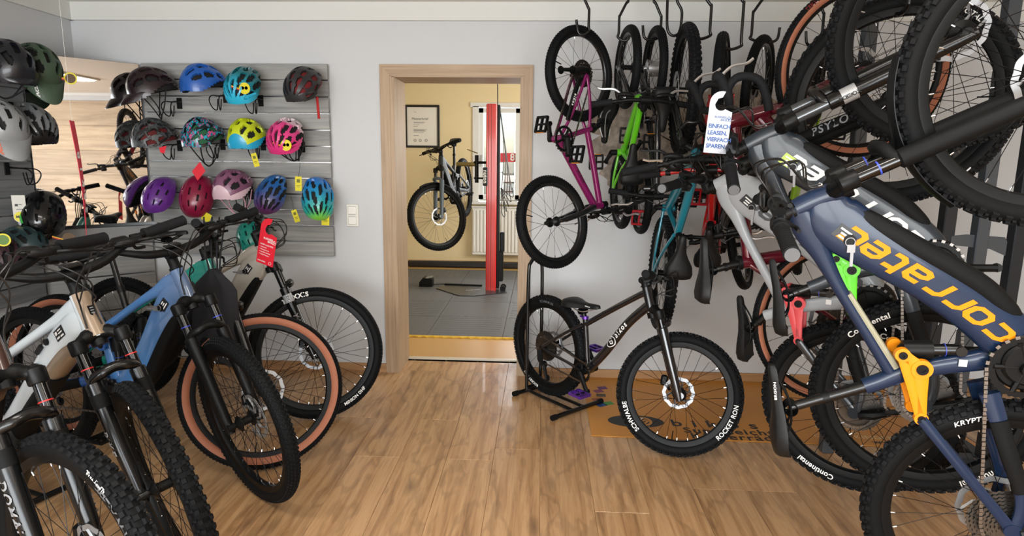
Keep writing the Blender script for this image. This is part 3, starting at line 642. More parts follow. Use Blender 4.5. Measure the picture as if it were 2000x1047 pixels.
def hard_frame(root, G, col, BB, ST, tw=(.034, .036), dw=(.044, .044), sw=.030, low=None, gusset=False, ax=.055, bend=0., dtb=None, extra=None, stc=None):
    m = MB(); top, bt = G.htt, G.htb; L = lerp
    tube2d(m, [(bt[0], bt[2]-.006, sw+.016, sw+.016), (top[0], top[2], sw+.012, sw+.012)], n=16, e=2, k=3)
    h1 = L(bt, top, .22); h2 = L(bt, top, .80)
    mid = L((h1[0], h1[2]), BB, .35)
    dt = tube2d(m, [(h1[0]-.005, h1[2], dw[0], dw[1]), (mid[0], mid[1]+bend, dw[0], dw[1]), L((h1[0], h1[2]), BB, .7)+(dw[0], dw[1]), (BB[0], BB[1], dw[0], dw[1])], n=14, e=2.1)
    tt = tube2d(m, [(h2[0]-.005, h2[2], tw[0], tw[1]), L((h2[0], h2[2]), ST, .5)+(tw[0], tw[1]), (ST[0], ST[1]-.01, tw[0]*.9, tw[1]*.9)], n=14, e=2.1)
    d = np.array(ST)-np.array(BB); d /= np.linalg.norm(d); e_ = np.array(ST)+d*.035
    tube2d(m, [(BB[0], BB[1], sw, sw), (e_[0], e_[1], sw, sw)], n=14, e=2, k=3)
    m.lathe([(0, -.036), (.021, -.036), (.021, .036), (0, .036)], 16, (BB[0], 0, BB[1]), closed_prof=False)
    for p0, f in ((ST, .018), (BB, .022)):
        seat_stays(m, [(p0[0]-.01, p0[1]-.01, .020, .016, f), L(p0, (0, 0), .35)+(.018, .016, ax*.75), L(p0, (0, 0), .7)+(.018, .014, ax), (0, 0, .020, .010, ax+.002)], 0, 0)
    F = m.build('frame', col, root)
    c = MB(); c.tube([(e_[0]-d[0]*.012, 0, e_[1]-d[1]*.012), (e_[0]+d[0]*.004, 0, e_[1]+d[1]*.004)], sw/2+.004, 14); c.box((e_[0]-.022, 0, e_[1]), (.014, .03, .01)); c.build('seat_clamp', stc or SAT, root)
    return F, dt, tt
def bike_root(name, label, pose, group=None):
    t, f, u = [Vector(q) for q in pose[:3]]; f.normalize(); u = (u-f*f.dot(u)).normalized(); y = u.cross(f)
    M = Matrix(((f.x, y.x, u.x, t.x), (f.y, y.y, u.y, t.y), (f.z, y.z, u.z, t.z), (0, 0, 0, 1)))
    return thing(name, label, 'bicycle', M, group)
def wheels(root, G, tread='knobby', nsp=28, tan=False, hub=('disc', 'disc'), fw=(), rw=(), rr=None, spin=(0., 0.)):
    make_wheel(root, Matrix.Rotation(-spin[0], 4, 'Y'), G.RR, G.rt, tread, True, nsp, tan, hub[1], rw)
    make_wheel(root, G.S@Matrix.Translation(G.fa)@Matrix.Rotation(-spin[1], 4, 'Y'), G.R, G.rt, tread, False, nsp, tan, hub[0], fw)
# ------------------------------------------------------------------ the setting
def struct(name, mb, m, parent=None, smooth=False, M=None):
    o = mb.build(name, m, parent, M, smooth)
    if parent is None: o['kind'] = 'structure'
    return o
WALL = mat('wall_paint', '#c6c8ca', .75, bump=.08, bscale=35); WALLW = mat('band_white', '#d6d7d3', .7); CEIL = mat('ceiling_paint', '#e4e4e0', .8); YEL = mat('workshop_yellow', '#e6d4aa', .75, bump=.06, bscale=40)
FLR = grain_mat('oak_floor', ['#856242', '#aa8259', '#c29b70', '#af8860'], 1, 26, .34, stretch=16, bump=.04, knots=True, coat=.12)
OAK = grain_mat('oak_trim', ['#8d7359', '#a78e72', '#b59c80'], 2, 60, .5, stretch=30, tint=False)
OAKH = grain_mat('oak_trim_flat', ['#8d7359', '#a78e72', '#b59c80'], 0, 60, .5, stretch=30, tint=False)
BASEM = grain_mat('oak_baseboard', ['#8a6440', '#a87f56', '#b88f64'], 0, 40, .45, stretch=24, tint=False)
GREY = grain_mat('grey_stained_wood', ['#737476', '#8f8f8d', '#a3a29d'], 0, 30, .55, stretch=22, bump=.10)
GREYL = grain_mat('grey_stained_wood_shaded', ['#5f6164', '#7b7d7f', '#8f9091'], 1, 30, .55, stretch=22, bump=.10)  # darker copy of the grey stain: the side board's shade is in these colours
ALU = mat('aluminium_rail', '#d6d8da', .22, 1.)
YW, ZC = 4.10, 2.43
f = MB().box((0.1, .8, -.035), (6.6, 7.6, .04)); floor = struct('floor', f, mat('floor_base', '#4a3a2a', .8))
# floor planks: each board an object of its own
PW, PL = .232, 1.285
def plank_mesh(L, W=PW, T=.014, b=.0013):
    m = MB(); x, y = W/2-.0004, L/2-.0004
    m.add([(-x, -y, -T), (x, -y, -T), (x, y, -T), (-x, y, -T), (-x, -y, -b), (x, -y, -b), (x, y, -b), (-x, y, -b), (-x+b, -y+b, 0), (x-b, -y+b, 0), (x-b, y-b, 0), (-x+b, y-b, 0)],
          [(8, 9, 10, 11)]+[(i, (i+1) % 4, 4+(i+1) % 4, 4+i) for i in range(4)]+[(4+i, 4+(i+1) % 4, 8+(i+1) % 4, 8+i) for i in range(4)])
    return m.mesh('plank', FLR, False)
PM = plank_mesh(PL); rr = random.Random(3)
for i in range(-14, 15):
    x = .02+i*PW+PW/2
    if x < -3.1 or x > 3.35: continue
    y = 4.42-PL*rr.choice((.22, .38, .55, .7, .86, .98, .12)); first = 4.42-y
    q = 4.42-first/2
    m = plank_mesh(first); obj('plank', m, floor, Matrix.Translation((x, q, 0)))
    y -= PL/2
    while y > -2.9: obj('plank', PM, floor, Matrix.Translation((x, y, 0))); y -= PL
# back wall with the doorway
b = MB(); DX0, DX1, DZ = -1.0, -.115, 2.005
b.box(((-3.3+DX0)/2, YW+.15, 1.25), (DX0+3.3, .30, 2.6)); b.box(((DX1+3.5)/2, YW+.15, 1.25), (3.5-DX1, .30, 2.6)); b.box(((DX0+DX1)/2, YW+.15, (DZ+2.55)/2), (DX1-DX0, .30, 2.55-DZ))
wb = struct('wall_back', b, WALL)
# rough bare patches behind the hanging bikes
PAT = mat('bare_plaster', '#9b9185', .95, bump=.9, bscale=26, vary=.35)
def patch(cx, cz, rx, rz, seed):
    r_ = random.Random(seed); m = MB(); n = 40; V = [(cx, YW-.006, cz)]+[(cx+rx*math.cos(2*PI*i/n)*r_.uniform(.75, 1.1), YW-.0015, cz+rz*math.sin(2*PI*i/n)*r_.uniform(.75, 1.1)) for i in range(n)]
    W_ = [(cx+(p[0]-cx)*.6, YW-.006, cz+(p[2]-cz)*.6) for p in V[1:]]
    m.add(V+W_, [(0, 1+n+(i+1) % n, 1+n+i) for i in range(n)]+[(1+n+i, 1+n+(i+1) % n, 1+(i+1) % n, 1+i) for i in range(n)]); m.build('bare_plaster_patch', PAT, wb)
patch(.70, 1.66, .42, .26, 1); patch(1.18, 1.78, .30, .20, 2); patch(.58, 1.38, .20, .16, 5)
struct('wall_left', MB().box((-3.07-.1, .7, 1.25), (.2, 7.2, 2.6)), WALL)
wr = struct('wall_right', MB().box((3.4, .7, 1.25), (.2, 7.2, 2.6)), WALL)
for k in range(6):  # oak boards on the right-hand wall
    m = MB(); m.bbox((0, 0, 0), (.018, 7.0, .382), .003); m.build('wood_panel', GREYL if False else grain_mat('oak_wall', ['#8f7a60', '#b39d80', '#c9b597'], 1, 16, .5, stretch=14, tint=True), wr, Matrix.Translation((3.291, .6, .20+k*.384)), False)
struct('trim_1', MB().box((.1, YW-.012, (2.32+ZC)/2), (6.4, .024, ZC-2.32)), WALLW); struct('trim_2', MB().box((-3.058, .6, (2.32+ZC)/2), (.024, 7.0, ZC-2.32)), WALLW); struct('trim_3', MB().box((3.288, .6, 2.41), (.024, 7.0, .04)), WALLW)
struct('ceiling', MB().box((.1, .6, ZC+.05), (6.8, 7.4, .1)), CEIL)
# shop front behind the camera: piers, sill, lintel and glazing bars
b = MB()
b.box((-3.0, -2.95, 1.2), (.5, .2, 2.6)); b.box((2.6, -2.95, 1.2), (1.5, .2, 2.6)); b.box((0, -2.95, .14), (6.4, .2, .28)); b.box((0, -2.95, 2.43), (6.4, .2, .2))
struct('wall_front', b, WALL)
b = MB()
for x in (-2.70, -1.2, .3, 1.82): b.box((x, -2.93, 1.3), (.07, .09, 2.06))
for z in (.31, 2.30): b.box((-.44, -2.93, z), (4.6, .09, .07))
struct('window_2', b, mat('window_frame_white', '#dddddb', .4))
# baseboards
struct('baseboard_left', MB().box(((-3.07-1.05)/2, YW-.008, .03), (2.02, .016, .06)), BASEM); struct('baseboard_right', MB().box(((-.064+3.3)/2, YW-.008, .03), (3.36, .016, .06)), BASEM)
# door frame: casing boards, rebate and lining
df = struct('door_1', MB().box((-.965+.008-.014, 4.245, .99), (.028, .33, 1.98)), OAK)
def part(m, mt, p, name): return m.build(name, mt, p, None, False)
def mitred(name, x0, x1, z0, z1, w0, w1, horizontal):
    m = MB(); y0, y1 = YW-.022, YW+.002
    if horizontal: P = [(x0, z1), (x1, z1), (x1-w0, z0), (x0+w0, z0)]
    else: P = [(x0, z0), (x1, z0), (x1, z1-w1), (x0, z1-w0)]
    m.prism(P, y0, y1); return part(m, OAKH if horizontal else OAK, df, name)
mitred('casing', -1.049, -.984, 0, 2.055, 0, .066, False); mitred('casing', -.130, -.065, 0, 2.055, .066, 0, False); mitred('casing', -1.049, -.065, 1.989, 2.055, .065, 0, True)
for x in (-.980, -.134): part(MB().box((x, YW-.004, .99), (.010, .02, 1.98)), OAK, df, 'rebate')
part(MB().box((-.557, YW-.004, 1.984), (.856, .02, .010)), OAKH, df, 'rebate')
part(MB().box((-.129, 4.245, .99), (.034, .33, 1.98)), OAK, df, 'lining'); part(MB().box((-.557, 4.245, 1.992), (.83, .33, .030)), OAKH, df, 'lining')
part(MB().bbox((-.557, 4.405, .004), (.85, .045, .012), .004), mat('threshold_light', '#cfc6b4', .35), df, 'threshold')
# light switches
s = MB(); s.bbox((-1.256, YW-.006, 1.086), (.083, .012, .152), .004); sw = tag(s.build('light_switch', mat('switch_cream', '#e4e2da', .35), None), 'cream double rocker light switch on the wall beside the door frame', 'switch')
for z in (1.120, 1.052): q = MB(); q.bbox((-1.256, YW-.014, z), (.055, .008, .055), .003); q.build('rocker', mat('switch_rocker', '#edebe3', .3), sw)
# slat boards
def slatboard(name, label, xs, z0, z1, n, yc, side=None):
    root = thing(name, label, 'display board', Matrix.Translation((0, 0, 0)))
    h = (z1-z0)/n
    for i in range(n):
        m = MB(); L = xs[1]-xs[0]
        if side is None: m.bbox((0, 0, 0), (L, .022, h-.0075), .002); m.build('slat', GREY, root, Matrix.Translation(((xs[0]+xs[1])/2, yc, z0+h*(i+.5))), False)
        else: m.bbox((0, 0, 0), (.022, L, h-.0075), .002); m.build('slat', GREYL, root, Matrix.Translation((yc, (xs[0]+xs[1])/2, z0+h*(i+.5))), False)
    for i in range(1, n):
        m = MB(); L = xs[1]-xs[0]-.01
        if side is None: m.box(((xs[0]+xs[1])/2, yc+.014, z0+h*i), (L, .006, .03))
        else: m.box((yc-.014, (xs[0]+xs[1])/2, z0+h*i), (.006, L, .03))
        m.build('rail', ALU, root, None, False)
    return root
slatboard('slat_board', 'grey slatted display board on the back wall left of the doorway', (-2.60, -1.378), .808, 2.055, 12, 4.066)
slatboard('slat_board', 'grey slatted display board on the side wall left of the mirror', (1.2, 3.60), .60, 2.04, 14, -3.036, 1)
# mirror across the corner and the grey panel below it
A_ = np.array((-3.03, 3.615)); B_ = np.array((-2.612, 4.052)); dv = (B_-A_)/np.linalg.norm(B_-A_); Lm = np.linalg.norm(B_-A_); nv = (dv[1], -dv[0])
MM = Matrix(((dv[0], -nv[0], 0, (A_[0]+B_[0])/2), (dv[1], -nv[1], 0, (A_[1]+B_[1])/2), (0, 0, 1, 0), (0, 0, 0, 1)))
mr = thing('mirror', 'frameless mirror set across the corner between the two grey boards', 'mirror', MM)
m = MB(); m.box((0, .012, 1.535), (Lm, .018, 1.02)); m.build('backing', mat('mirror_back', '#6d6e70', .5), mr, None, False)
m = MB(); m.box((0, 0, 1.535), (Lm-.004, .005, 1.016)); m.build('glass', mat('mirror_silver', '#eeeeee', .015, 1.), mr, None, False)
cp = thing('corner_panel', 'plain grey panel standing across the corner under the mirror', 'panel', MM)
for z in (.34, .57, .80): m = MB(); m.bbox((0, .03, 0), (Lm, .022, .222), .002); m.build('slat', GREY, cp, Matrix.Translation((0, 0, z)), False)
m = MB(); m.bbox((0, -.0, .955), (Lm, .05, .10), .003); m.build('ledge', mat('ledge_grey', '#8a8b8c', .5), cp, None, False)
# ceiling lamps
for lx, ly in LAMPS:
    t = thing('ceiling_lamp', 'long white ceiling lamp panel, second room light' , 'lamp', Matrix.Translation((lx, ly, ZC)), 'ceiling lamps of the shop')
    t['label'] = 'long white lamp panel on the ceiling '+('between the mirror and the doorway', 'over the right of the shop front', 'over the left of the shop front', 'in front of the hanging bikes')[LAMPS.index((lx, ly))]
    m = MB(); m.bbox((0, 0, -.010), (1.2, .30, .02), .004); m.build('housing', mat('lamp_white', '#e8e8e6', .4), t, None, False)
    m = MB(); m.box((0, 0, -.0215), (1.12, .24, .003)); m.build('diffuser', mat('lamp_diffuser', '#fff6e6', .5, emit=2.5), t, None, False)
# ------------------------------------------------------------------ workshop beyond the doorway
WY = 8.55
wf = struct('floor_far', MB().box((-.2, 6.5, -.02), (4.6, 4.3, .04)), mat('workshop_laminate', '#c39a62', .35))
b = MB(); wx0, wx1, wz0, wz1 = -.92, .34, .90, 2.17
b.box(((-2.7+wx0)/2, WY+.1, 1.3), (wx0+2.7, .2, 2.7)); b.box(((wx1+2.2)/2, WY+.1, 1.3), (2.2-wx1, .2, 2.7)); b.box(((wx0+wx1)/2, WY+.1, wz0/2), (wx1-wx0, .2, wz0)); b.box(((wx0+wx1)/2, WY+.1, (wz1+2.65)/2), (wx1-wx0, .2, 2.65-wz1))
struct('wall_far', b, YEL); struct('wall_far_left', MB().box((-2.55, 6.5, 1.3), (.2, 4.3, 2.7)), YEL)
b = MB(); b.box((1.95, 5.2, 1.3), (.2, 1.5, 2.7)); b.box((1.95, 7.95, 1.3), (.2, 1.4, 2.7)); b.box((1.95, 6.6, .4), (.2, 1.4, .8)); b.box((1.95, 6.6, 2.45), (.2, 1.4, .4)); struct('wall_far_right', b, YEL)
struct('ceiling_far', MB().box((-.2, 6.5, 2.68), (4.8, 4.4, .1)), CEIL)
b = MB(); b.box((-.4, 4.41, 2.3), (4.4, .02, .6)); b.box((-1.75, 4.41, 1.2), (1.5, .02, 2.6)); b.box((1.1, 4.41, 1.2), (2.4, .02, 2.6)); struct('wall_far_front', b, YEL)
struct('baseboard_far', MB().box((-.3, WY-.008, .035), (4.4, .016, .07)), BASEM)
# window with white frame, two sashes, handle and lettering on the glass (seen from inside, so mirrored)
FRM = mat('window_frame_white', '#dddddb', .4); wn_ = struct('window_1', MB().box(((wx0+wx1)/2, WY+.03, wz1+.02), (wx1-wx0+.10, .10, .06)), FRM)
for x in (wx0+.02, wx1-.02): part(MB().box((x, WY+.03, (wz0+wz1)/2), (.08, .10, wz1-wz0)), FRM, wn_, 'window_frame')
part(MB().box(((wx0+wx1)/2, WY-.03, wz0-.012), (wx1-wx0+.16, .24, .03)), FRM, wn_, 'window_sill')
for x0, x1 in ((wx0+.06, -.30), (-.30, wx1-.06)):
    m = MB(); z0, z1 = wz0+.03, wz1-.02
    for c, d in ((((x0+x1)/2, WY+.05, z0+.03), (x1-x0, .06, .06)), (((x0+x1)/2, WY+.05, z1-.03), (x1-x0, .06, .06)), ((x0+.03, WY+.05, (z0+z1)/2), (.06, .06, z1-z0)), ((x1-.03, WY+.05, (z0+z1)/2), (.06, .06, z1-z0))): m.box(c, d)
    part(m, FRM, wn_, 'window_sash')
GL = bpy.data.materials.new('window_glass'); GL.use_nodes = True; n_ = GL.node_tree.nodes; n_.remove(n_['Principled BSDF']); a1 = n_.new('ShaderNodeBsdfTransparent'); a2 = n_.new('ShaderNodeBsdfGlossy'); a2.inputs['Roughness'].default_value = .02; a3 = n_.new('ShaderNodeMixShader'); a3.inputs[0].default_value = .06
GL.node_tree.links.new(a1.outputs[0], a3.inputs[1]); GL.node_tree.links.new(a2.outputs[0], a3.inputs[2]); GL.node_tree.links.new(a3.outputs[0], n_['Material Output'].inputs[0])
part(MB().box((-.29, WY+.055, 1.535), (1.1, .004, 1.15)), GL, wn_, 'window_pane')
m = MB(); m.box((-.81, WY+.005, 1.48), (.016, .03, .10)); m.box((-.81, WY-.008, 1.44), (.018, .02, .13)); part(m, mat('handle_grey', '#b5b5b3', .35, .5), wn_, 'window_handle')
m = MB(); m.add([(-.60, WY+.046, 1.44), (.30, WY+.046, 1.44), (.30, WY+.046, 1.56), (-.60, WY+.046, 1.56)], [(0, 1, 2, 3)]); part(m, mat('sign_red', '#d8434c', .6), wn_, 'window_sign')
m = MB(); text_flat(m, '0/164598', .135, (-.18, WY+.044, 1.50), (-1, 0, 0), (0, 0, 1), lift=-.001, bold=.02); part(m, WHT, wn_, 'window_lettering')
m = MB(); text_flat(m, 'NIK, DIN', .10, (-.15, WY+.044, 1.80), (-1, 0, 0), (0, 0, 1), lift=-.001, bold=.01); part(m, GRY, wn_, 'window_lettering')
area('overcast_street', (-.2, 10.6, 1.9), (-90, 0, 0), 5.0, 3.6, 420, (.96, .98, 1))
# wire rack of parcels standing outside the window
t = thing('parcel_rack', 'black wire rack stacked with pale parcels outside the workshop window', 'rack', Matrix.Translation((-.18, 8.98, .5)))
m = MB()
for x in (-.42, -.14, .14, .42):
    for y in (-.1, .1): m.cyl((x, y, -.5), (x, y, .78), .008, 6)
for z in [0, .13, .26, .39, .52, .65, .77]:
    for y in (-.1, .1): m.cyl((-.44, y, z), (.44, y, z), .006, 6)
m.build('wire_frame', BLK, t); pc = [mat('parcel_a', '#cfd3d4', .7), mat('parcel_b', '#aab4b8', .7), mat('parcel_c', '#dfe3e2', .7)]
for i in range(3):
    for j in range(6):
        q = MB(); q.bbox((0, 0, 0), (.22, .16, .085), .006); q.build('parcel', pc[(i*2+j) % 3], t, Matrix.Translation((-.28+.28*i, 0, .05+.13*j)), False)
# radiator
t = thing('radiator', 'white ribbed panel radiator under the workshop window', 'radiator', Matrix.Translation((-.36, WY-.09, .50))); RW = mat('radiator_white', '#ecebe6', .4)
m = MB(); m.bbox((0, .02, 0), (1.16, .05, .66), .008); m.build('panel', RW, t, None, False)
for i in range(24): m = MB(); m.bbox((-.55+i*.048, -.012, 0), (.030, .022, .58), .006); m.build('fin', RW, t, None, False)
m = MB(); m.bbox((0, -.005, .335), (1.17, .07, .016), .003); m.build('top_grille', RW, t, None, False); m = MB(); m.cyl((.62, 0, -.28), (.62, 0, -.45), .012, 8); m.build('pipe', RW, t)
# black tube along the wall
m = MB(); m.bbox((-.35, 8.38, .045), (2.95, .085, .085), .02); tag(m.build('floor_duct', mat('duct_black', '#222224', .35), None, None, False), 'long black duct lying on the floor along the yellow wall', 'duct')
# framed certificate
t = thing('framed_certificate', 'master craftsman certificate in a black frame on the yellow wall', 'picture frame', Matrix.Translation((-1.625, WY-.012, 1.90))); FB = mat('frame_black', '#17171a', .4)
for c, d in (((0, 0, .268), (.47, .024, .030)), ((0, 0, -.268), (.47, .024, .030)), ((-.22, 0, 0), (.030, .024, .51)), ((.22, 0, 0), (.030, .024, .51))): m = MB(); m.bbox(c, d, .004); m.build('frame_bar', FB, t, None, False)
m = MB(); m.box((0, .004, 0), (.42, .006, .52)); m.build('certificate', mat('paper', '#e9e7e2', .8), t, None, False)
m = MB(); text_flat(m, 'Meisterbrief', .046, (-.03, -.001, .10), (1, 0, 0), (0, 0, 1), bold=.0)
for z, w_ in ((.055, .16), (.045, .14), (.02, .08), (0, .06), (-.04, .18), (-.05, .15), (-.06, .17), (-.075, .14), (-.12, .07), (.19, .05)): m.box((-.12+w_/2, -.001, z), (w_, .001, .0045))
for x in (-.10, -.03, .05): m.lathe([(.018, -.0015), (.018, 0), (.012, 0), (.012, -.0015)], 16, (x, 0, -.185))
m.build('print', mat('ink_grey', '#77777a', .8), t, None, False, kind='stuff')
# puzzle-mat floor with a yellow border
MT = mat('puzzle_mat', '#5d5f62', .6, bump=.25, bscale=55, vary=.08); YB = mat('mat_yellow', '#d9b23a', .6); mroot = thing('puzzle_mat', 'grey interlocking foam floor mat with yellow border in the workshop', 'mat', Matrix.Translation((-.6, 6.5, .001)))
mx0, mx1, my0, my1 = -2.2, 1.6, 4.98, 8.16
for i in range(6):
    for j in range(5):
        m = MB(); tx, ty = (mx1-mx0)/6, (my1-my0)/5; m.bbox((0, 0, .006), (tx-.004, ty-.004, .012), .002)
        for q in range(9): m.box((-tx/2+tx*(q+.5)/9, 0, .0125), (tx/9*.45, ty*.9, .002)) if (i+j) % 2 else m.box((0, -ty/2+ty*(q+.5)/9, .0125), (tx*.9, ty/9*.45, .002))
        m.build('mat_tile', MT, mroot, Matrix.Translation((mx0+tx*(i+.5)+.6, my0+ty*(j+.5)-6.5, 0)), False)
def scallop(y, sg):
    m = MB(); n = 240; V = []
    for i in range(n+1): V += [(mx0+(mx1-mx0)*i/n, y, .0125), (mx0+(mx1-mx0)*i/n, y+sg*(.022+.010*math.sin(i*1.35)), .0125), (mx0+(mx1-mx0)*i/n, y+sg*(.022+.010*math.sin(i*1.35)), 0)]
    m.add([(a+.6, b-6.5, c) for a, b, c in V], [f for i in range(n) for f in ((3*i, 3*i+3, 3*i+4, 3*i+1), (3*i+1, 3*i+4, 3*i+5, 3*i+2))]); m.build('mat_edge', YB, mroot, None, False)
scallop(my0, -1); scallop(my1, 1)
# repair lift: red column on a steel base plate
t = thing('repair_lift', 'tall red electric bike repair lift column on a black base plate', 'repair stand', Matrix.Translation((-.545, 6.86, .014))); RED = mat('lift_red', '#d0221b', .35, coat=.3)
m = MB(); m.bbox((0, 0, 1.02), (.115, .15, 2.04), .010); m.build('column', RED, t, None, False)
for x in (-.03, .0): m = MB(); m.box((x, -.0755, 1.02), (.006, .004, 2.02)); m.build('groove', mat('lift_red_dark', '#8c120e', .4), t, None, False)
m = MB(); m.bbox((.075, .0, 1.03), (.03, .11, 2.0), .005); m.build('guide_rail', SAT, t, None, False)
m = MB(); m.add([(p[0]+.545, p[1]-6.86, z) for z in (.0, .010) for p in ((-1.17, 6.86), (-1.06, 7.16), (-.44, 7.02), (-.36, 6.72), (-.70, 6.50), (-.86, 6.50))], [(0, 5, 4, 3, 2, 1), (6, 7, 8, 9, 10, 11)]+[(i, (i+1) % 6, 6+(i+1) % 6, 6+i) for i in range(6)]); m.build('base_plate', mat('plate_steel', '#45484c', .35, .6), t, None, False)
m = MB(); text_flat(m, 'nuton', .07, (-.20, -.06, .0105), (.9, .35, 0), (-.35, .9, 0)); m.build('plate_lettering', WHT, t, None, False, kind='stuff')
m = MB(); m.cyl((-.56, .20, .015), (-.12, .17, .015), .012, 8); m.build('foot_bar', SAT, t)
m = MB(); m.bbox((-.065, -.06, 1.27), (.05, .05, .20), .006); m.build('name_plate', SAT, t, None, False)
m = MB(); text_flat(m, 'nuton', .06, (-.065, -.0862, 1.27), (0, 0, -1), (1, 0, 0), bold=.02); m.build('plate_lettering', WHT, t, None, False, kind='stuff')
m = MB(); m.cyl((-.06, 0, 1.42), (-.20, .05, 1.42), .014, 8); m.cyl((-.17, .04, 1.20), (-.17, .04, 1.50), .022, 10); m.cyl((-.06, 0, 1.25), (-.20, .05, 1.25), .010, 8); m.build('clamp_arm', SAT, t)
m = MB(); m.tube([(-.16, .05, 1.40), (-.40, .10, 1.40)], .024, 10); m.cyl((-.16, .02, 1.52), (-.27, -.02, 1.56), .006, 6); m.build('clamp_head', mat('clamp_olive', '#8a7a4a', .4, .5), t)
m = MB(); m.bbox((.105, .0, .28), (.06, .10, .34), .01); m.bbox((.12, .02, .55), (.05, .07, .22), .01); m.build('motor_box', SAT, t, None, False)
for y in (-.06, .06): m = MB(); m.lathe([(0, -.015), (.032, -.015), (.032, .015), (0, .015)], 16, (.135, y, .033), closed_prof=False); m.build('castor', SAT, t)
m = MB()
for k in range(5):
    m.tube(catmull([(.08, -.03+.01*k, 2.02), (.13+.02*k, -.06, 1.6-.1*k), (.11+.03*k, -.05, .95+.05*k), (.15+.02*k, -.03, .85+.05*k), (.10, -.02, 1.15)], 6), .0045, 5)
m.tube([(.06, 0, 2.0), (.05, .02, 2.64)], .006, 6); m.build('cable', CAB, t, kind='stuff')
t = thing('foot_control', 'small black foot control box on the grey mat in front of the duct', 'control box', Matrix.Translation((-1.31, 7.02, .015)))
m = MB(); m.prism([(-.075, 0), (.075, 0), (.075, .085), (-.03, .105), (-.075, .05)], -.06, .06); m.build('housing', SAT, t, None, False); m = MB(); m.box((0.02, 0, .100), (.10, .10, .008), ((.98, 0, -.18), (0, 1, 0), (.18, 0, .98))); m.build('pedal', mat('pedal_grey', '#8d8f92', .4), t, None, False)
m = MB(); m.tube(catmull([(.07, .05, .01), (.3, .12, .004), (.6, .05, .004)], 5), .004, 5); m.build('cable', CAB, t)
# ------------------------------------------------------------------ the bicycles, one by one
EM = dict(HA=65., off=.044, a2c=.55, R=.372, rt=.031, sp=.04, stem=.045, rise=.03, sweep=.05, bar=.78)
HG = dict(EM, RR=.36)
def G_(base, steer, **k): return geo(dict(base, **k), steer)
BG = 'e-mountain bikes parked in a row on the left'; HGp = 'e-mountain bikes hung by the front wheel on the right'; KG = "children's bikes hung on the ceiling hooks"
PR = mat('badge_silver', '#a9abad', .4, .3)
# --- left row
def estd(name, label, pose, steer, g, col, frame, **k):
    r = bike_root(name, label, pose, BG); G = G_(EM, steer, **g)
    if frame == 'fs': F, X = fs_frame(r, G, col, link=k.get('link', SAT), battery=k.get('battery', MTB), logo=k.get('logo'), stay=k.get('stay'), sticker=k.get('sticker', True), code=False, s=k.get('s', 1.), key=k.get('key', True), mast=k.get('mast', True)); bb = X((.476, .016)); st = X((.375, .378)) if k.get('mast', True) else X((.44, .24)); sc = X((.285, .66))
    else: F = ehard_frame(r, G, col, MTB, k['bronze']); bb = (.30, -.07); st = (.19, .33); sc = (.12, .58)
    wheels(r, G, k.get('tread', 'block'), 32, k.get('tan', False), fw=k.get('fw', ()), rw=k.get('rw', ()))
    fork_susp(r, G, word=k.get('word'), badge=k.get('badge'), ring=k.get('ring'), low=k.get('low', BLK), wordcol=k.get('wordcol', GRY))
    cockpit(r, G, G.g['bar']); drivetrain(r, bb, ang=k.get('ang', -1.2)); saddle(r, sc, .05, st)
    return r, G, F
LW = mat('tyre_print_grey', '#5e6165', .6)
estd('electric_bicycle', 'nearest parked e-bike, its front wheel and fork at the corner of the row', ((-2.3592, 1.9544, .3728), (.9139, -.4059, 0), (0, 0, 1)), .0023, dict(WB=1.25, ht=.1636, sp=.1086, stem=.0539, rise=.0986, bar=.7911), mat('paint_brown', '#3a2620', .3, coat=.6), 'fs', word='DOMAIN', ring='#c02a2a', badge=MTB, wordcol=GRY, tread='knobby',
     fw=(('ALBERT TRAIL', .012, 1.05, -1, WHT, dict(flip=True, r0=.352)), ('SCHWALBE', .040, .72, -1, LW, dict(flip=True)), ('SCHWALBE', .040, 3.6, -1, LW, dict(flip=True))), key=False)
estd('electric_bicycle', 'white and bronze e-bike with battery key in its frame', ((-2.3822, 2.3657, .3734), (.922, -.3871, 0), (-.0188, -.0416, .999)), -.344, dict(WB=1.2421, ht=.1537, sp=.0652, stem=.0433, rise=.1045, bar=.8163), mat('paint_white', '#cfd9df', .22, coat=.8), 'ehard', bronze=mat('paint_bronze', '#8f7c68', .3, .3, coat=.6), word='PIKE', ring='#c02a2a', badge=MTB, tread='knobby', ang=-.9)
estd('electric_bicycle', 'blue e-bike whose black knobby front wheel is turned towards the door', ((-2.4097, 2.7724, .3725), (.9589, -.2839, 0), (0, .0037, 1)), -.4009, dict(WB=1.25, ht=.148, sp=.0689, stem=.0419, rise=.1044, bar=.8645), ramp_mat('paint_blue_fade', [(0, '#3f76b8'), (.55, '#4a7fbd'), (.8, '#54719b'), (1, '#4a5462')], 0, .35, 1.03, .2, .9), 'fs', ring='#2f3fae', stay=mat('paint_blue', '#1d4f92', .25, coat=.8), link=mat('paint_blue', '#1d4f92', .25, coat=.8), low=SAT, tread='block')
r3, G3, F3 = estd('electric_bicycle', 'teal e-bike with tan sidewall tyres and a black bag on its handlebar', ((-2.5215, 3.0464, .3675), (.9748, -.2232, -.0035), (.033, .1284, .9912)), .7159, dict(WB=1.2319, ht=.1346, sp=.0496, bar=.78), ramp_mat('paint_teal_fade', [(0, '#22c8b4'), (.5, '#1f8f80'), (1, '#1d6f66')], 0, .4, 1.0, .22, .8), 'fs', tan=True, mast=False, tread='small', stay=mat('paint_teal', '#1d9c8c', .25, coat=.8),
     fw=(('SCHWALBE', .030, -.42, -1, mat('tyre_print_dark', '#2a1a14', .6), {}), ('SCHWALBE', .030, 3.0, -1, mat('tyre_print_dark', '#2a1a14', .6), dict(flip=True))), rw=(('SCHWALBE', .030, 1.75, -1, mat('tyre_print_dark', '#2a1a14', .6), {}),))
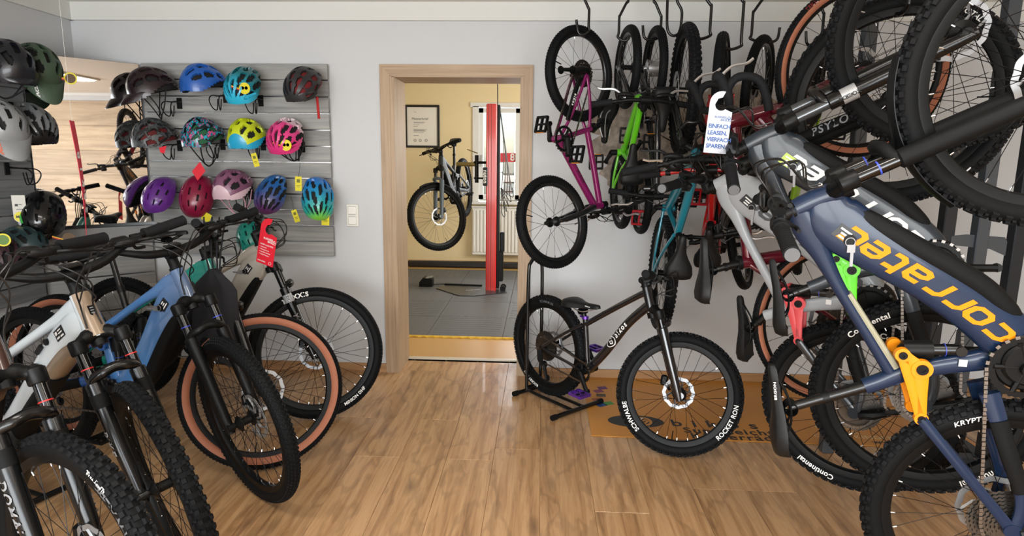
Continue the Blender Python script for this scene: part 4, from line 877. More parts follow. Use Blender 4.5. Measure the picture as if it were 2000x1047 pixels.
estd('electric_bicycle', 'silver beige e-bike with a red tag on its handlebar, nearest the wall', ((-2.491, 3.522, .374), (.988, -.154, -.003), (.010, .042, .999)), .50, dict(WB=1.243, ht=.130, sp=.070, stem=.054, rise=.095, bar=.774), mat('paint_silver_beige', '#b9b2a7', .28, .35, coat=.7), 'fs', tread='block', word='YARI', badge=PR,
     fw=(('MAXXIS', .036, 1.95, -1, WHT, dict(bold=.04, spacing=1.2)), ('MINION DHF', .024, -.83, -1, WHT, dict(bold=.03, flip=True))), low=BLK)
# --- hanging e-bikes on the right
def ehang(label, pose, steer, g, col, linkc, **k):
    r = bike_root('electric_bicycle', label, pose, HGp); G = G_(HG, steer, **g)
    F, X = fs_frame(r, G, col, link=linkc, battery=k.get('battery', MTB), logo=k.get('logo'), stay=k.get('stay'), inner=k.get('inner'), s=k.get('s', 1.), code=True, sticker=k.get('stick', True))
    wheels(r, G, 'knobby', 32, hub=(k.get('hub', 'disc'), 'disc'), fw=k.get('fw', ()), rw=k.get('rw', ()), spin=k.get('spin', (0, 0)))
    fork_susp(r, G, word=k.get('word'), badge=k.get('badge'), ring=k.get('ring'), low=k.get('low', MTB), guard=k.get('guard', False), wordcol=k.get('wordcol', GRY), stan=k.get('stan', mat('stanchion_black', '#050506', .08, coat=1.)))
    cockpit(r, G, .78, gripend=GRE); drivetrain(r, X((.476, .016)), ang=k.get('ang', -1.52), ring=.088, cas=.09, pedal=False)
    saddle(r, k['sad'], k.get('pitch', .12), X((.374, .378)), mark=k.get('mark')); return r, G
LIME = mat('link_lime', '#63e02a', .35, coat=.4); ORA = mat('link_orange', '#e58a10', .4, coat=.15, spec=.3); REDL = mat('link_red', '#d94a52', .35, coat=.4); ORT = mat('logo_orange', '#e2860a', .5, spec=.2)
TP = mat('tyre_print_white', '#d2d2d0', .6)
ehang('dark blue hanging e-bike with orange lettering and orange rocker link', ((1.3407, 1.7086, .4661), (-.062, -.0702, .9956), (-.97, .2393, -.0435)), -.0237, dict(WB=1.2176, ht=.1173), mat('paint_navy', '#14253f', .30, coat=.2, spec=.3), ORA, logo=ORT, stay=mat('paint_navy', '#14253f', .30, coat=.2, spec=.3), inner=mat('inlay_sand', '#96947f', .5), sad=(.285, .627), pitch=.10, mark='ERGON', ring='#3a4fc0', guard=True, hub='red', fw=(('KRYPTOTAL', .022, 3.55, -1, TP, dict(shear=.2)),), rw=(('KRYPTOTAL', .022, .3, -1, TP, dict(shear=.2)),))
ehang('dark grey hanging e-bike with white lettering and lime green rocker link', ((1.3538, 2.1442, .654), (-.0577, -.0425, .9974), (-.9404, .3377, -.04)), -.2456, dict(WB=1.2221, ht=.1356), mat('paint_anthracite', '#262d34', .32, .0, coat=.2, spec=.3), LIME, logo=WHT, stay=mat('paint_anthracite', '#262d34', .32, .0, coat=.2, spec=.3), inner=mat('inlay_white', '#d9d9d6', .4), sad=(.34, .500), pitch=.12, stick=mat('sticker_lime', '#b4c85a', .5), badge=PR, low=BLK, stan=mat('stanchion_grey', '#55585b', .2, .6),
      rw=(('Continental', .030, .62, -1, WHT, {}), ('Continental', .030, -2.5, -1, WHT, {})))
ehang('light silver hanging e-bike with coral red rocker link', ((1.2807, 2.4303, .5001), (-.0235, -.0534, .9983), (-.8411, .5409, .0091)), .1476, dict(WB=1.1908, ht=.1438), mat('paint_light_silver', '#9a9fa4', .38, .0, coat=.2, spec=.3), REDL, logo=mat('logo_grey', '#3f4347', .4), stay=mat('paint_dark_stay', '#2b3036', .3, coat=.5), s=1.05, sad=(.25, .478), pitch=.12, word='PSYLO', wordcol=GRY, badge=PR, low=MTB,
      rw=(('Continental', .030, 2.76, -1, WHT, {}), ('Continental', .030, -.4, -1, WHT, {})), fw=(('KRYPTOTAL', .024, -.55, -1, TP, dict(shear=.2)),))
# --- maroon gravel bike
r = bike_root('gravel_bicycle', 'maroon drop bar bike with tan sidewall tyres hung behind the e-bikes', ((1.2841, 2.6698, .7868), (.0251, .0596, .9979), (-.9996, .0105, .0246))); MAR = mat('paint_maroon', '#5a1020', .22, .2, coat=.9)
G = geo(dict(WB=1.0594, HA=71., off=.05, a2c=.40, ht=.1794, R=.355, rt=.022, sp=.03, stem=.07, rise=0., sweep=.0, bar=.46), -.1159)
F, dt, tt = hard_frame(r, G, MAR, (.35, -.085), (.245, .40), tw=(.055, .048), dw=(.085, .064), sw=.056, ax=.06)
wheels(r, G, 'small', 28, True, fw=(('Allroad', .026, .69, -1, WHT, dict(bold=.04)), ('PIRELLI', .016, .80, -1, mat('tyre_print_red', '#8a2a20', .6), dict(r0=.345))))
a_, n2 = G.a, G.n; m = MB(); Yv = np.array((0, 1., 0)); m.tube([G.cr, G.cr-a_*.03], [.026, .024], 14); m.tube(catmull([G.cr-a_*.045+Yv*.045, G.cr-a_*.02+Yv*.03, G.cr-a_*.012, G.cr-a_*.02-Yv*.03, G.cr-a_*.045-Yv*.045], 4), .020, 10)
for s in (1, -1): m.tube(catmull([G.cr-a_*.03+Yv*s*.043, lerp(G.cr, G.fa, .5)+Yv*s*.054-n2*.005, G.fa+a_*.03+Yv*s*.056, G.fa+Yv*s*.056], 5), [.020]*6+[.017]*5+[.012]*5, 10)
m.build('fork', MAR, r, G.S)
m = MB(); m.tube([G.htt, G.st, G.bc], .019, 12); m.tube([G.bc-Yv*.03, G.bc+Yv*.03], .021, 12); St = m.build('stem', SAT, r, G.S)
bp = [G.bc+Yv*0, G.bc+Yv*.15, G.bc+Yv*.195+n2*.02, G.bc+Yv*.205+n2*.075-a_*.005, G.bc+Yv*.212+n2*.105-a_*.05, G.bc+Yv*.22+n2*.075-a_*.115, G.bc+Yv*.225+n2*.01-a_*.13, G.bc+Yv*.23-n2*.05-a_*.128]
m = MB()
for s in (1, -1): m.tube(catmull([np.array((p[0], p[1]*s, p[2])) for p in bp], 5), .0165, 10)
Bh = m.build('handlebar', GRIP, r, G.S)
for s in (1, -1):
    q = np.array(bp[3]); q[1] *= s; m = MB(); m.tube(catmull([q-n2*.035+a_*.006, q+n2*.0+a_*.012, q+n2*.045+a_*.022, q+n2*.062+a_*.045], 4), [.019]*5+[.020]*4+[.021]*3+[.014], 10); h = m.build('brake_hood', GRIP, Bh)
    m = MB(); m.tube(catmull([q+n2*.052+a_*.02, q+n2*.075-a_*.03, q+n2*.07-a_*.085, q+n2*.08-a_*.115], 4), .006, 6); m.build('lever_blade', SVL, h)
drivetrain(r, (.35, -.085), ang=1.2, ring=.078); saddle(r, (.20, .60), 0., (.235, .43))
# --- black children's bike on the floor stand
r = bike_root('childrens_bicycle', "black children's mountain bike held upright in the floor stand", ((.0627, 3.6803, .3451), (.6803, -.7321, -.0354), (.0297, -.0207, .9993)))
G = geo(dict(WB=.939, HA=68., off=.04, a2c=.43, ht=.1293, R=.31, rt=.03, sp=.0315, stem=.0473, rise=.0215, sweep=.05, bar=.6402), .7128); PB = mat('paint_black', '#141417', .25, coat=.7)
F, dt, tt = hard_frame(r, G, PB, (.332, -.058), (.291, .215), tw=(.034, .034), dw=(.050, .046), sw=.032, ax=.06, bend=.028, stc=mat('anodised_purple', '#6a3fb0', .3, .7))
wheels(r, G, 'knobby', 28, fw=(('SCHWALBE', .030, 3.75, -1, WHT, dict(flip=False)), ('ROCKET RON', .030, -.35, -1, WHT, dict(flip=True))), rw=(('SCHWALBE', .022, 1.6, -1, LW, {}), ('ROCKET RON', .022, -2.0, -1, WHT, {})))
fork_susp(r, G, low=PB, kid=False); cockpit(r, G, .64, display=False); drivetrain(r, (.332, -.058), ring=.06, crank=.115, ang=-.85, cas=.08, pm=mat('anodised_purple', '#6a3fb0', .3, .7)); saddle(r, (.264, .335), .02, (.28, .25), small=True, mark='bikos', L=.25)
V, Fc = text2d('bikos', .040, bold=.03, spacing=1.35); decal(dt, [(-x, -y) for x, y in V], Fc, .235, -1, 2.1, WHT, F)
em = MB(); V, Fc = stroke([(.034*math.cos(t), .022*math.sin(t)) for t in np.linspace(0, 2*PI, 24)[:-1]], .004, True); em.add([surf(dt, .335+x, y, -1, 2.1) for x, y in V], Fc)
V, Fc = stroke([(-.012, -.016), (-.010, .004), (0, .012), (.010, .006), (.006, -.006), (-.004, -.004)], .005); em.add([surf(dt, .335+x, y, -1, 2.1) for x, y in V], Fc); em.build('emblem', WHT, F, smooth=False, kind='stuff')
# --- children's bikes on the hooks
def kidbike(label, pose, steer, g, col, BB, ST, SAD, pitch, tread='small', fork=None, bar=.54, barc=SAT, lever=SVL, hub=('silver', 'silver'), tan=False, nsp=20, dw=(.042, .040), mark='bikos', words=True, crank=.115, group=KG, barf=None, wordtube=True, pm=SAT, big=False, susp=False, guard=False, ang=.9, ringr=.055, cas=.06):
    r = bike_root('childrens_bicycle', label, pose, group); G = geo(g, steer)
    F, dt, tt = hard_frame(r, G, col, BB, ST, tw=(dw[0]*.85, dw[1]*.85), dw=dw, sw=.030, ax=.05)
    wheels(r, G, tread, nsp, tan, hub=hub)
    fork_susp(r, G, kid=True, low=BLK) if susp else fork_rigid(r, G, fork or PB)
    cockpit(r, G, bar, bm=barc, display=False, big=big, lcol=lever); drivetrain(r, BB, ring=ringr, crank=crank, ang=ang, cas=cas, small=True, pm=pm); saddle(r, SAD, pitch, (ST[0]-.012, ST[1]+.045), small=True, mark=mark, L=.235)
    if wordtube: V, Fc = text2d('bikos', .030, bold=.03, spacing=1.35); decal(dt, [(-x, -y) for x, y in V], Fc, .22, -1, 2.1, mat('print_dark', '#2a0a1c', .5) if col is not PB else WHT, F)
    if guard:
        m = MB(); gp = tube2d(m, [(.045, -.055, .026, .016, -.062), (.16, -.075, .030, .016, -.062), (.285, -.080, .026, .016, -.055)], n=10, e=3); g_ = m.build('chainstay_guard', SAT, F); V, Fc = text2d('bikos', .022, bold=.03, spacing=1.4); decal(gp, V, Fc, .13, -1, 3, WHT, g_)
    return r
K20 = dict(HA=69., off=.03, a2c=.31, R=.254, rt=.024, sp=.03, stem=.04, rise=.02, sweep=.03)
kidbike("magenta purple children's bike hung by its rear wheel next to the doorway", ((.1978, 3.5326, 1.9283), (-.163, -.1856, -.969), (.7117, .658, -.2458)), -.1691, dict(K20, WB=.8215, ht=.0916, bar=.54), mat('paint_magenta', '#7c1858', .25, .2, coat=.8), (.38, -.067), (.268, .140), (.185, .299), .05, hub=('silver', 'silver'), cas=.07, crank=.085, ang=.2, guard=True, ringr=.07)
kidbike("bright green children's bike hung by its front wheel, second from the doorway", ((.4835, 3.8241, 1.2822), (-.0159, -.182, .9832), (.1124, -.9774, -.1791)), -.0464, dict(K20, WB=.7167, ht=.0866, R=.228, sp=.04, stem=.0437, rise=0., bar=.5079), mat('paint_lime', '#59b81c', .3, coat=.7), (.236, -.005), (.215, .165), (.208, .253), 0., cas=.05)
kidbike("small black children's bike with a silver drum hub, hung by its rear wheel", ((.6261, 3.698, 1.9831), (-.0126, .2456, -.9693), (.0722, -.9666, -.2458)), .0029, dict(K20, WB=.7596, ht=.0698, R=.228, sp=.02, stem=.05, rise=0., bar=.48), PB, (.29, 0.), (.235, .20), (.178, .328), 0., hub=('silver', 'drum'))
kidbike('teal mountain bike hung by its front wheel over the black standing bike', ((.7154, 3.6153, .8208), (.0251, -.1802, .9833), (-.0228, -.9835, -.1796)), .0494, dict(HA=67., off=.044, a2c=.5, R=.335, rt=.030, sp=.04, stem=.045, rise=.03, sweep=.05, WB=1.030, ht=.118, bar=.70), mat('paint_petrol', '#147487', .28, coat=.8), (.379, -.055), (.332, .300), (.242, .445), 0., tread='knobby', susp=True, bar=.70, hub=('disc', 'disc'), nsp=28, dw=(.055, .050), crank=.16, big=True, lever=SAT, pm=mat('anodised_red', '#a01822', .3, .6), ringr=.07, cas=.085, wordtube=False)
REDP = mat('paint_red', '#b5121a', .28, coat=.8)
kidbike("red children's bike with red handlebar hung by its front wheel", ((.9952, 3.6534, .9484), (-.0956, -.3746, .9223), (-.2811, -.8786, -.386)), .0638, dict(HA=68., off=.03, a2c=.40, R=.31, rt=.025, sp=.0347, stem=.0428, rise=0., sweep=.04, WB=.9178, ht=.1013, bar=.6647), REDP, (.35, -.01), (.318, .225), (.206, .347), 0., fork=REDP, barc=REDP, bar=.6647, lever=SVL, wordtube=False)
kidbike("black children's bike hung by its rear wheel between the red and the maroon bike", ((1.173, 3.5786, 1.8709), (.0117, .1838, -.9829), (-.5221, -.8372, -.1628)), .3064, dict(HA=68., off=.03, a2c=.40, R=.27, rt=.025, sp=.0292, stem=.0415, rise=0., sweep=.04, WB=.9071, ht=.0998, bar=.5664), PB, (.36, 0.), (.27, .22), (.20, .36), 0., bar=.5664, lever=SVL)
kidbike("lime children's bike hung by its rear wheel, farthest right on the hooks", ((1.50, 3.62, 1.90), (.02, .18, -.98), (-.45, -.88, -.15)), .2, dict(HA=68., off=.03, a2c=.40, R=.255, rt=.025, sp=.03, stem=.04, rise=0., sweep=.04, WB=.86, ht=.095, bar=.54), mat('paint_lime_yellow', '#8fbf1e', .3, coat=.7), (.34, 0.), (.26, .21), (.20, .34), 0., wordtube=False)
# --- bike in the workshop lift
r = bike_root('mountain_bicycle', 'grey e-bike with mudguard clamped in the red repair lift', ((-.9919, 8.0004, 1.1089), (-.0953, -.9719, -.2151), (-.0737, -.2086, .9752)))
G = G_(EM, -.7443, WB=1.2481, ht=.1297, sp=.0587, stem=.0499, rise=.0487, bar=.7751)
fs_frame(r, G, mat('paint_stone', '#303335', .5, spec=.25), link=SAT, code=False, sticker=False, key=False); wheels(r, G, 'knobby', 28); fork_susp(r, G, low=mat('fork_grey', '#4f5b64', .4, .1), guard=True); cockpit(r, G, .775); drivetrain(r, (.476, .016), ang=.1); saddle(r, (.285, .66), 0., (.375, .378))
# ------------------------------------------------------------------ helmets
LIN = mat('helmet_liner', '#0d0d0f', .8); STRAP = mat('strap_black', '#101012', .7)
def vent_set(kind):
    V = []
    if kind == 'multi':
        for ph, rows in ((0, (.62, 1.15, 1.75, 2.3)), (.52, (.50, .98, 1.50, 2.1)), (1.0, (.62, 1.12, 1.7, 2.25)), (1.42, (.9, 1.5, 2.1))):
            for th in rows:
                for s in ((1,) if ph == 0 else (1, -1)): V.append((th, s*ph, .24, .135, s*.10))
    elif kind == 'long':
        for ph, rows in ((0, (.75, 1.7)), (.42, (.62, 1.30, 2.05)), (.84, (.75, 1.55, 2.25)), (1.25, (.8, 1.5, 2.2))):
            for th in rows:
                for s in ((1,) if ph == 0 else (1, -1)): V.append((th, s*ph, .34, .135, s*.16))
    elif kind == 'few':
        for ph, rows in ((0, (.95, 1.55)), (.50, (.70, 1.25, 1.8)), (.95, (.85, 1.45))):
            for th in rows:
                for s in ((1,) if ph == 0 else (1, -1)): V.append((th, s*ph, .17, .085, 0))
    elif kind == 'trail':
        for ph, rows in ((.0, (1.2, 1.8)), (.5, (.85, 1.5, 2.1)), (1.0, (1.0, 1.6, 2.2))):
            for th in rows:
                for s in ((1,) if ph == 0 else (1, -1)): V.append((th, s*ph, .26, .155, s*.06))
    return V
def helmet(label, M, shell, kind='multi', size=(.138, .106, .118), liner=LIN, visor=None, straps=None, lower=None, word=None, group='helmets on the grey boards', brow=.0, wordm=WHT):
    a, b, c = size; NT, NP = 60, 54; PM_ = 1.72; vents = vent_set(kind)
    t = thing('bicycle_helmet', label, 'helmet', M, group)
    def P(th, ph, k=1.):
        rho = max(0, math.sin(th))**.80; rib = 1+.022*math.cos(ph*6.5)*math.sin(th)**2 if kind in ('long', 'multi') else 1.
        return np.array((a*math.cos(th)*k*(1.0 if math.cos(th) > 0 else 1.08), b*rho*math.sin(ph)*k*rib, c*rho*math.cos(ph)*k*rib*(1-.10*max(0, -math.cos(th)))))
    keep = {}; 
    for i in range(NT):
        for j in range(NP):
            th = PI*(i+.5)/NT; ph = -PM_+2*PM_*(j+.5)/NP; ok = True
            for tv, pv, dt_, dp, sk in vents:
                dx = (th-tv)/dt_; dy = (ph-pv-sk*(th-tv))/dp
                if abs(dx)**2.6+abs(dy)**2.6 < 1: ok = False; break
            if ok and abs(ph) > 1.45+.22*math.sin(2.0*th) : ok = False
            keep[i, j] = ok
    def emit(mb, sel):
        idx = {}; V = []; F = []; k = len
        def vid(i, j, l):
            if (i, j, l) not in idx: idx[i, j, l] = len(V); V.append(P(PI*i/NT, -PM_+2*PM_*j/NP, 1. if l == 0 else .90))
            return idx[i, j, l]
        for (i, j), ok in sel.items():
            if not ok: continue
            q = [(i, j), (i, j+1), (i+1, j+1), (i+1, j)]
            F.append(tuple(vid(*p, 0) for p in q)); 
            for (e0, e1, nb) in ((q[0], q[1], (i-1, j)), (q[1], q[2], (i, j+1)), (q[2], q[3], (i+1, j)), (q[3], q[0], (i, j-1))):
                if not sel.get(nb, False) and not (nb[0] < 0 or nb[0] >= NT): F.append((vid(*e1, 0), vid(*e0, 0), vid(*e0, 1), vid(*e1, 1)))
        mb.add(V, F)
    if lower:
        up = {k_: v and not (PI*k_[0]/NT < .50 or abs(-PM_+2*PM_*k_[1]/NP) > 1.28) for k_, v in keep.items()}; lo = {k_: v and not up[k_] for k_, v in keep.items()}
        m = MB(); emit(m, up); m.build('shell', shell, t, ang=.9); m = MB(); emit(m, lo); m.build('lower_shell', lower, t, ang=.9)
    else: m = MB(); emit(m, keep); m.build('shell', shell, t, ang=.9)
    m = MB(); S = []
    for i in range(1, 20): th = PI*i/20; S.append([P(th, -1.5+3.0*j/17, .885) for j in range(18)])
    m.loft(S, caps=False, ring=False); m.build('liner', liner, t)
    m = MB(); m.tube([P(th_, s_*(1.40+.2*math.sin(2*th_)), .90) for s_, th_ in [(1, q) for q in np.linspace(.12, 3.0, 16)]], .008, 6); m.tube([P(th_, -(1.40+.2*math.sin(2*th_)), .90) for th_ in np.linspace(.12, 3.0, 16)], .008, 6); m.build('rim_pad', LIN, t)
    if visor:
        L, dz, wd = visor[:3]; vm = visor[3]; m = MB(); S = []
        for u in np.linspace(-1, 1, 15):
            q0 = np.array((a*.80*math.sqrt(max(0, 1-(u*.86)**2))+.004, b*.98*u, .022+.018*(1-u*u))); d = np.array((L*(1-.55*u*u), 0, -dz*(1-.3*u*u)+.01))
            row = [q0+d*f+np.array((0, -b*u*.18*f, .012*math.sin(f*PI))) for f in np.linspace(0, 1, 6)]
            S.append(row+[p-np.array((0, 0, .004)) for p in row[::-1]])
        m.loft(S); V_ = m.build('visor', vm, t, ang=.6)
        if word:
            V2, F2 = text2d(word, .021, bold=.03); w_ = MB(); P2 = []
            for x, y in V2:
                u = -.64+y/b; f_ = .52+x/(L*.80); q0 = np.array((a*.80*math.sqrt(max(0, 1-(u*.86)**2))+.004, b*.98*u, .022+.018*(1-u*u))); d = np.array((L*(1-.55*u*u), 0, -dz*(1-.3*u*u)+.01)); f2 = min(1, max(0, f_))
                P2.append(q0+d*f_+np.array((0, -b*u*.18*f_, .012*math.sin(f2*PI)+.003)))
            w_.add(P2, F2); w_.build('visor_lettering', wordm, V_, smooth=False, kind='stuff')
    if straps:
        m = MB(); cm = straps if not isinstance(straps, bool) else STRAP
        for s in (1, -1):
            for th in (1.15, 2.0): m.tube(catmull([P(th, s*1.5, .88), P(th, s*1.5, .88)*.4+np.array((.0, s*b*.35, -.075)), np.array((.01, s*.035, -.135))], 4), .0042, 5)
        m.tube(catmull([np.array((.01, .035, -.135)), np.array((.012, 0, -.150)), np.array((.01, -.035, -.135))], 4), .0048, 6); m.build('strap', cm, t)
    return t
def hook_wire(loc, side=None, depth=.14, what=''):
    t = thing('wire_hook', 'black wire hook', 'hook', Matrix.Translation(loc)@(Matrix.Rotation(PI/2, 4, 'Z') if side else Matrix.Identity(4)), 'wire hooks carrying the helmets')
    m = MB(); m.bbox((0, 0, 0), (.035, .006, .07), .002); m.build('plate', SAT, t, None, False)
    m = MB()
    for x in (-.028, .028): m.tube(catmull([(x*.4, -.003, .01), (x, -.04, .005), (x, -depth+.02, .0), (x*1.1, -depth-.01, -.03), (x*.8, -depth+.01, -.075), (x*.4, -depth+.045, -.085), (x*.4, -depth+.06, -.02)], 4), .0035, 6)
    m.build('wire', SAT, t); t['label'] = 'black wire hook '+what; return t
def HM(x, z, psi, pit, y=3.915, roll=0.): return Matrix.Translation((x, y, z))@Matrix.Rotation(math.radians(-90-psi), 4, 'Z')@Matrix.Rotation(math.radians(pit), 4, 'Y')@Matrix.Rotation(math.radians(roll), 4, 'X')
hp = lambda n, c, r=.35, coat=.2, **k: mat('helmet_'+n, c, r, coat=coat, **k)
REDS = mat('strap_red', '#b01c20', .7); PNK = mat('strap_pink', '#c99aa6', .7)
BK_ = lambda x, z, w_: hook_wire((x, 4.052, z-.02), what='under the '+w_+' helmet')
helmet('dark aubergine helmet with wide visor, top left of the back board beside the mirror', HM(-2.44, 1.84, 48, 16), hp('aubergine', '#1e0e14', .35), 'trail', (.142, .118, .175), visor=(.085, .070, 0, hp('aubergine', '#1e0e14', .35)), straps=True); BK_(-2.36, 1.82, 'dark aubergine')
helmet('plain bright blue helmet in the top row', HM(-2.115, 1.875, 34, 10), hp('blue', '#1d56a8', .35), 'trail', (.135, .112, .158)); BK_(-2.05, 1.86, 'plain bright blue')
helmet('teal to cyan helmet with a round yellow badge in the top row', HM(-1.855, 1.87, 4, 42), ramp_mat('helmet_teal_fade', [(0, '#0f5d63'), (.45, '#12717d'), (1, '#2fb4d8')], 0, -.06, .12, .35), 'long', (.142, .110, .140), visor=(.02, .02, 0, hp('cyan', '#2fb4d8'))); BK_(-1.82, 1.84, 'teal to cyan')
helmet('black helmet with red lining and red strap, top right of the back board', HM(-1.475, 1.87, 14, 34), hp('charcoal', '#262629', .5, .1), 'multi', (.142, .112, .145), liner=mat('liner_red', '#6d1216', .8), visor=(.022, .02, 0, hp('charcoal', '#262629', .5, .1)))
m = MB(); m.tube(catmull([(-1.395, 3.90, 1.83), (-1.385, 3.88, 1.77), (-1.383, 3.885, 1.70)], 4), .008, 6); tag(m.build('chin_strap', REDS), 'red and black chin strap hanging from the red-lined black helmet', 'strap')
helmet('grey camouflage helmet with red lining, middle row beside the mirror', HM(-2.455, 1.54, 26, 12), ramp_mat('helmet_camo', [(0, '#1c1e1f'), (.42, '#46494b'), (.52, '#2c2f30'), (.6, '#5a5e60')], voronoi=30, rough=.5, coat=.1), 'multi', (.135, .112, .160), liner=mat('liner_dark_red', '#5a1014', .8)); BK_(-2.38, 1.55, 'grey camouflage')
helmet('helmet with blue, pink and black brush stroke pattern in the middle row', HM(-2.14, 1.55, 22, 14), ramp_mat('helmet_brush', [(0, '#141518'), (.40, '#17181b'), (.46, '#22a0b8'), (.52, '#141518'), (.56, '#c94f86'), (.62, '#1d6f8c')], voronoi=34, rough=.35), 'multi', (.130, .114, .158), liner=mat('liner_green', '#1f5a3a', .8), straps=True); BK_(-2.09, 1.56, 'brush stroke')
helmet('lime yellow helmet with light blue lower shell in the middle row', HM(-1.855, 1.55, 6, 18), hp('lime', '#bccb1c'), 'trail', (.130, .112, .158), lower=hp('skyblue', '#1f9cc4')); BK_(-1.82, 1.56, 'lime yellow')
helmet('pink helmet with white top and round yellow badge in the middle row', HM(-1.605, 1.565, 4, 38), ramp_mat('helmet_pink_fade', [(0, '#e4d6da'), (.30, '#dcb9c6'), (.42, '#cf3f80'), (1, '#d8367c')], 0, -.10, .14, .35), 'long', (.142, .112, .140), straps=True, visor=(.02, .02, 0, hp('pink', '#d8367c'))); BK_(-1.56, 1.55, 'pink and white')
helmet('purple star sprinkled helmet in the bottom row beside the mirror', HM(-2.45, 1.20, 4, 44), hp('purple', '#5d2a80', .25, vary=.0), 'few', (.138, .104, .108))
helmet('crimson helmet with an orange ribbon tag in the bottom row', HM(-2.205, 1.20, -2, 62), hp('crimson', '#7d1436', .3), 'few', (.140, .108, .112))
helmet('mauve helmet with pale pink front in the bottom row', HM(-1.965, 1.235, 12, 16), hp('mauve', '#7d4f6a', .4), 'trail', (.135, .116, .155), lower=hp('palepink', '#d3b6bf', .45), straps=PNK); BK_(-1.92, 1.24, 'mauve')
helmet('blue to plum helmet half behind a handlebar grip in the bottom row', HM(-1.715, 1.215, 10, 50), ramp_mat('helmet_plum_fade', [(0, '#1f5fa0'), (.4, '#27518c'), (1, '#5a2a52')], 0, -.06, .14, .35), 'long', (.142, .102, .108))
helmet('blue helmet fading to green with a yellow card, bottom right of the board', HM(-1.425, 1.195, -24, 56, roll=-8), ramp_mat('helmet_bluegreen_fade', [(0, '#1d6fc4'), (.45, '#1f8ab4'), (.8, '#2ba89a'), (1, '#86d82a')], 0, -.10, .15, .35), 'long', (.146, .104, .112))
helmet('teal green helmet low on the board behind the red hang tag', HM(-1.86, .945, -30, 40), hp('sea', '#157a6c', .35), 'few', (.125, .100, .105))
SX = -2.90
def HS(y, z, psi, pit, x=SX): return Matrix.Translation((x, y, z))@Matrix.Rotation(math.radians(-90-psi), 4, 'Z')@Matrix.Rotation(math.radians(pit), 4, 'Y')
NAV = hp('navy', '#15181f', .35)
helmet('large dark navy helmet at the top of the side board by the picture edge', HS(3.36, 1.90, -62, 28), NAV, 'trail', (.165, .130, .175), visor=(.05, .03, 0, NAV), straps=True)
OLV = hp('olive', '#3f5240', .55, .05)
helmet('olive green visor helmet at the top of the side board against the mirror', HS(3.56, 1.93, -64, 44), OLV, 'trail', (.145, .120, .160), visor=(.125, .075, 0, OLV), word='CRATONI')
LGR = hp('lightgrey', '#8d9092', .4)
helmet('light grey visor helmet with orange lettering on the side board', HS(3.27, 1.59, -62, 36), LGR, 'trail', (.150, .120, .155), visor=(.125, .07, 0, LGR), word='CRATONI', straps=True, wordm=mat('print_orange', '#d85a2a', .5))
helmet('gunmetal grey helmet with black front rim on the side board', HS(3.48, 1.60, -62, 32), hp('gunmetal', '#6f7376', .3, .5), 'long', (.158, .116, .145), lower=hp('blackrim', '#141416'))
m3 = HS(3.49, 1.10, -28, 48); h_ = helmet('black helmet with white and green side stripe hanging below the grey ones', m3, hp('glossblack', '#0d0e10', .15), 'few', (.155, .118, .140), visor=(.05, .04, 0, hp('glossblack', '#0d0e10', .15)), straps=True)
for nm, cl, p0, p1 in (('white_stripe', '#d5d7d8', .95, 1.25), ('green_stripe', '#35b04a', .78, .93)):
    q = MB(); S = []
    for th in np.linspace(.9, 2.5, 10):
        rho = math.sin(th)**.80; S.append([np.array((.155*math.cos(th)*(1 if th < PI/2 else 1.08)*1.012, -.118*rho*math.sin(ph)*1.012, .140*rho*math.cos(ph)*1.012*(1-.1*max(0, -math.cos(th))))) for ph in np.linspace(p0, p1, 5)])
    q.loft(S, caps=False, ring=False); q.build(nm, mat('helmet_'+nm, cl, .35), h_)
helmet('dark plum ribbed helmet low on the side board beside the yellow badge', HS(3.17, .90, -50, 30), hp('plum', '#3a232b', .45, .1), 'long', (.150, .112, .120))
helmet('dark petrol helmet low on the side board above the nearest handlebar', HS(3.33, .95, -60, 14), hp('petrol', '#22393c', .4), 'trail', (.145, .112, .118))
for y, z, w_ in ((3.50, 1.72, 'on the side board between the olive and the grey helmets'), (3.42, 1.38, 'on the side board under the gunmetal grey helmet'), (3.30, 1.02, 'low on the side board behind the price ticket')): hook_wire((-3.022, y, z), 1, .16, w_)
# ------------------------------------------------------------------ hang tags
def card(name, label, pts, th, m_, M, cat='tag', group=None):
    t = thing(name, label, cat, M, group); q = MB(); q.prism(pts, -th/2, th/2); q.build('card', m_, t, None, False); return t
TAGR = mat('tag_red', '#d81f33', .5); TAGW = mat('tag_white', '#b4b9c3', .6); YTAG = mat('tag_yellow', '#d9cc1f', .5); INK = mat('ink_blue', '#1f4f92', .6)
def hanger(w_, h, r_):
    P = [(-w_/2, -h), (w_/2, -h), (w_/2, -r_*1.15), (r_*.80, -r_*.75)]
    P += [(r_*math.cos(a), r_*math.sin(a)) for a in np.linspace(-.75, -PI-.0, 12)]+[(-r_*.6, r_*.9), (r_*.1, r_*1.15), (r_*.1, r_*1.15+.001)]
    P += [(w_/2*math.cos(a), .005+w_/2*math.sin(a)) for a in np.linspace(PI*.42, PI, 8)]
    return P
def face_cam(loc, tilt=0., yaw=0.): return Matrix.Translation(loc)@Matrix.Rotation(yaw, 4, 'Z')@Matrix.Rotation(tilt, 4, 'Y')
T1 = card('hang_tag', 'red door hanger style tag with white print on the silver beige e-bike handlebar', hanger(.108, .185, .024), .0015, TAGR, face_cam((-1.372, 3.07, 1.098), .24, -.32))
m = MB(); 
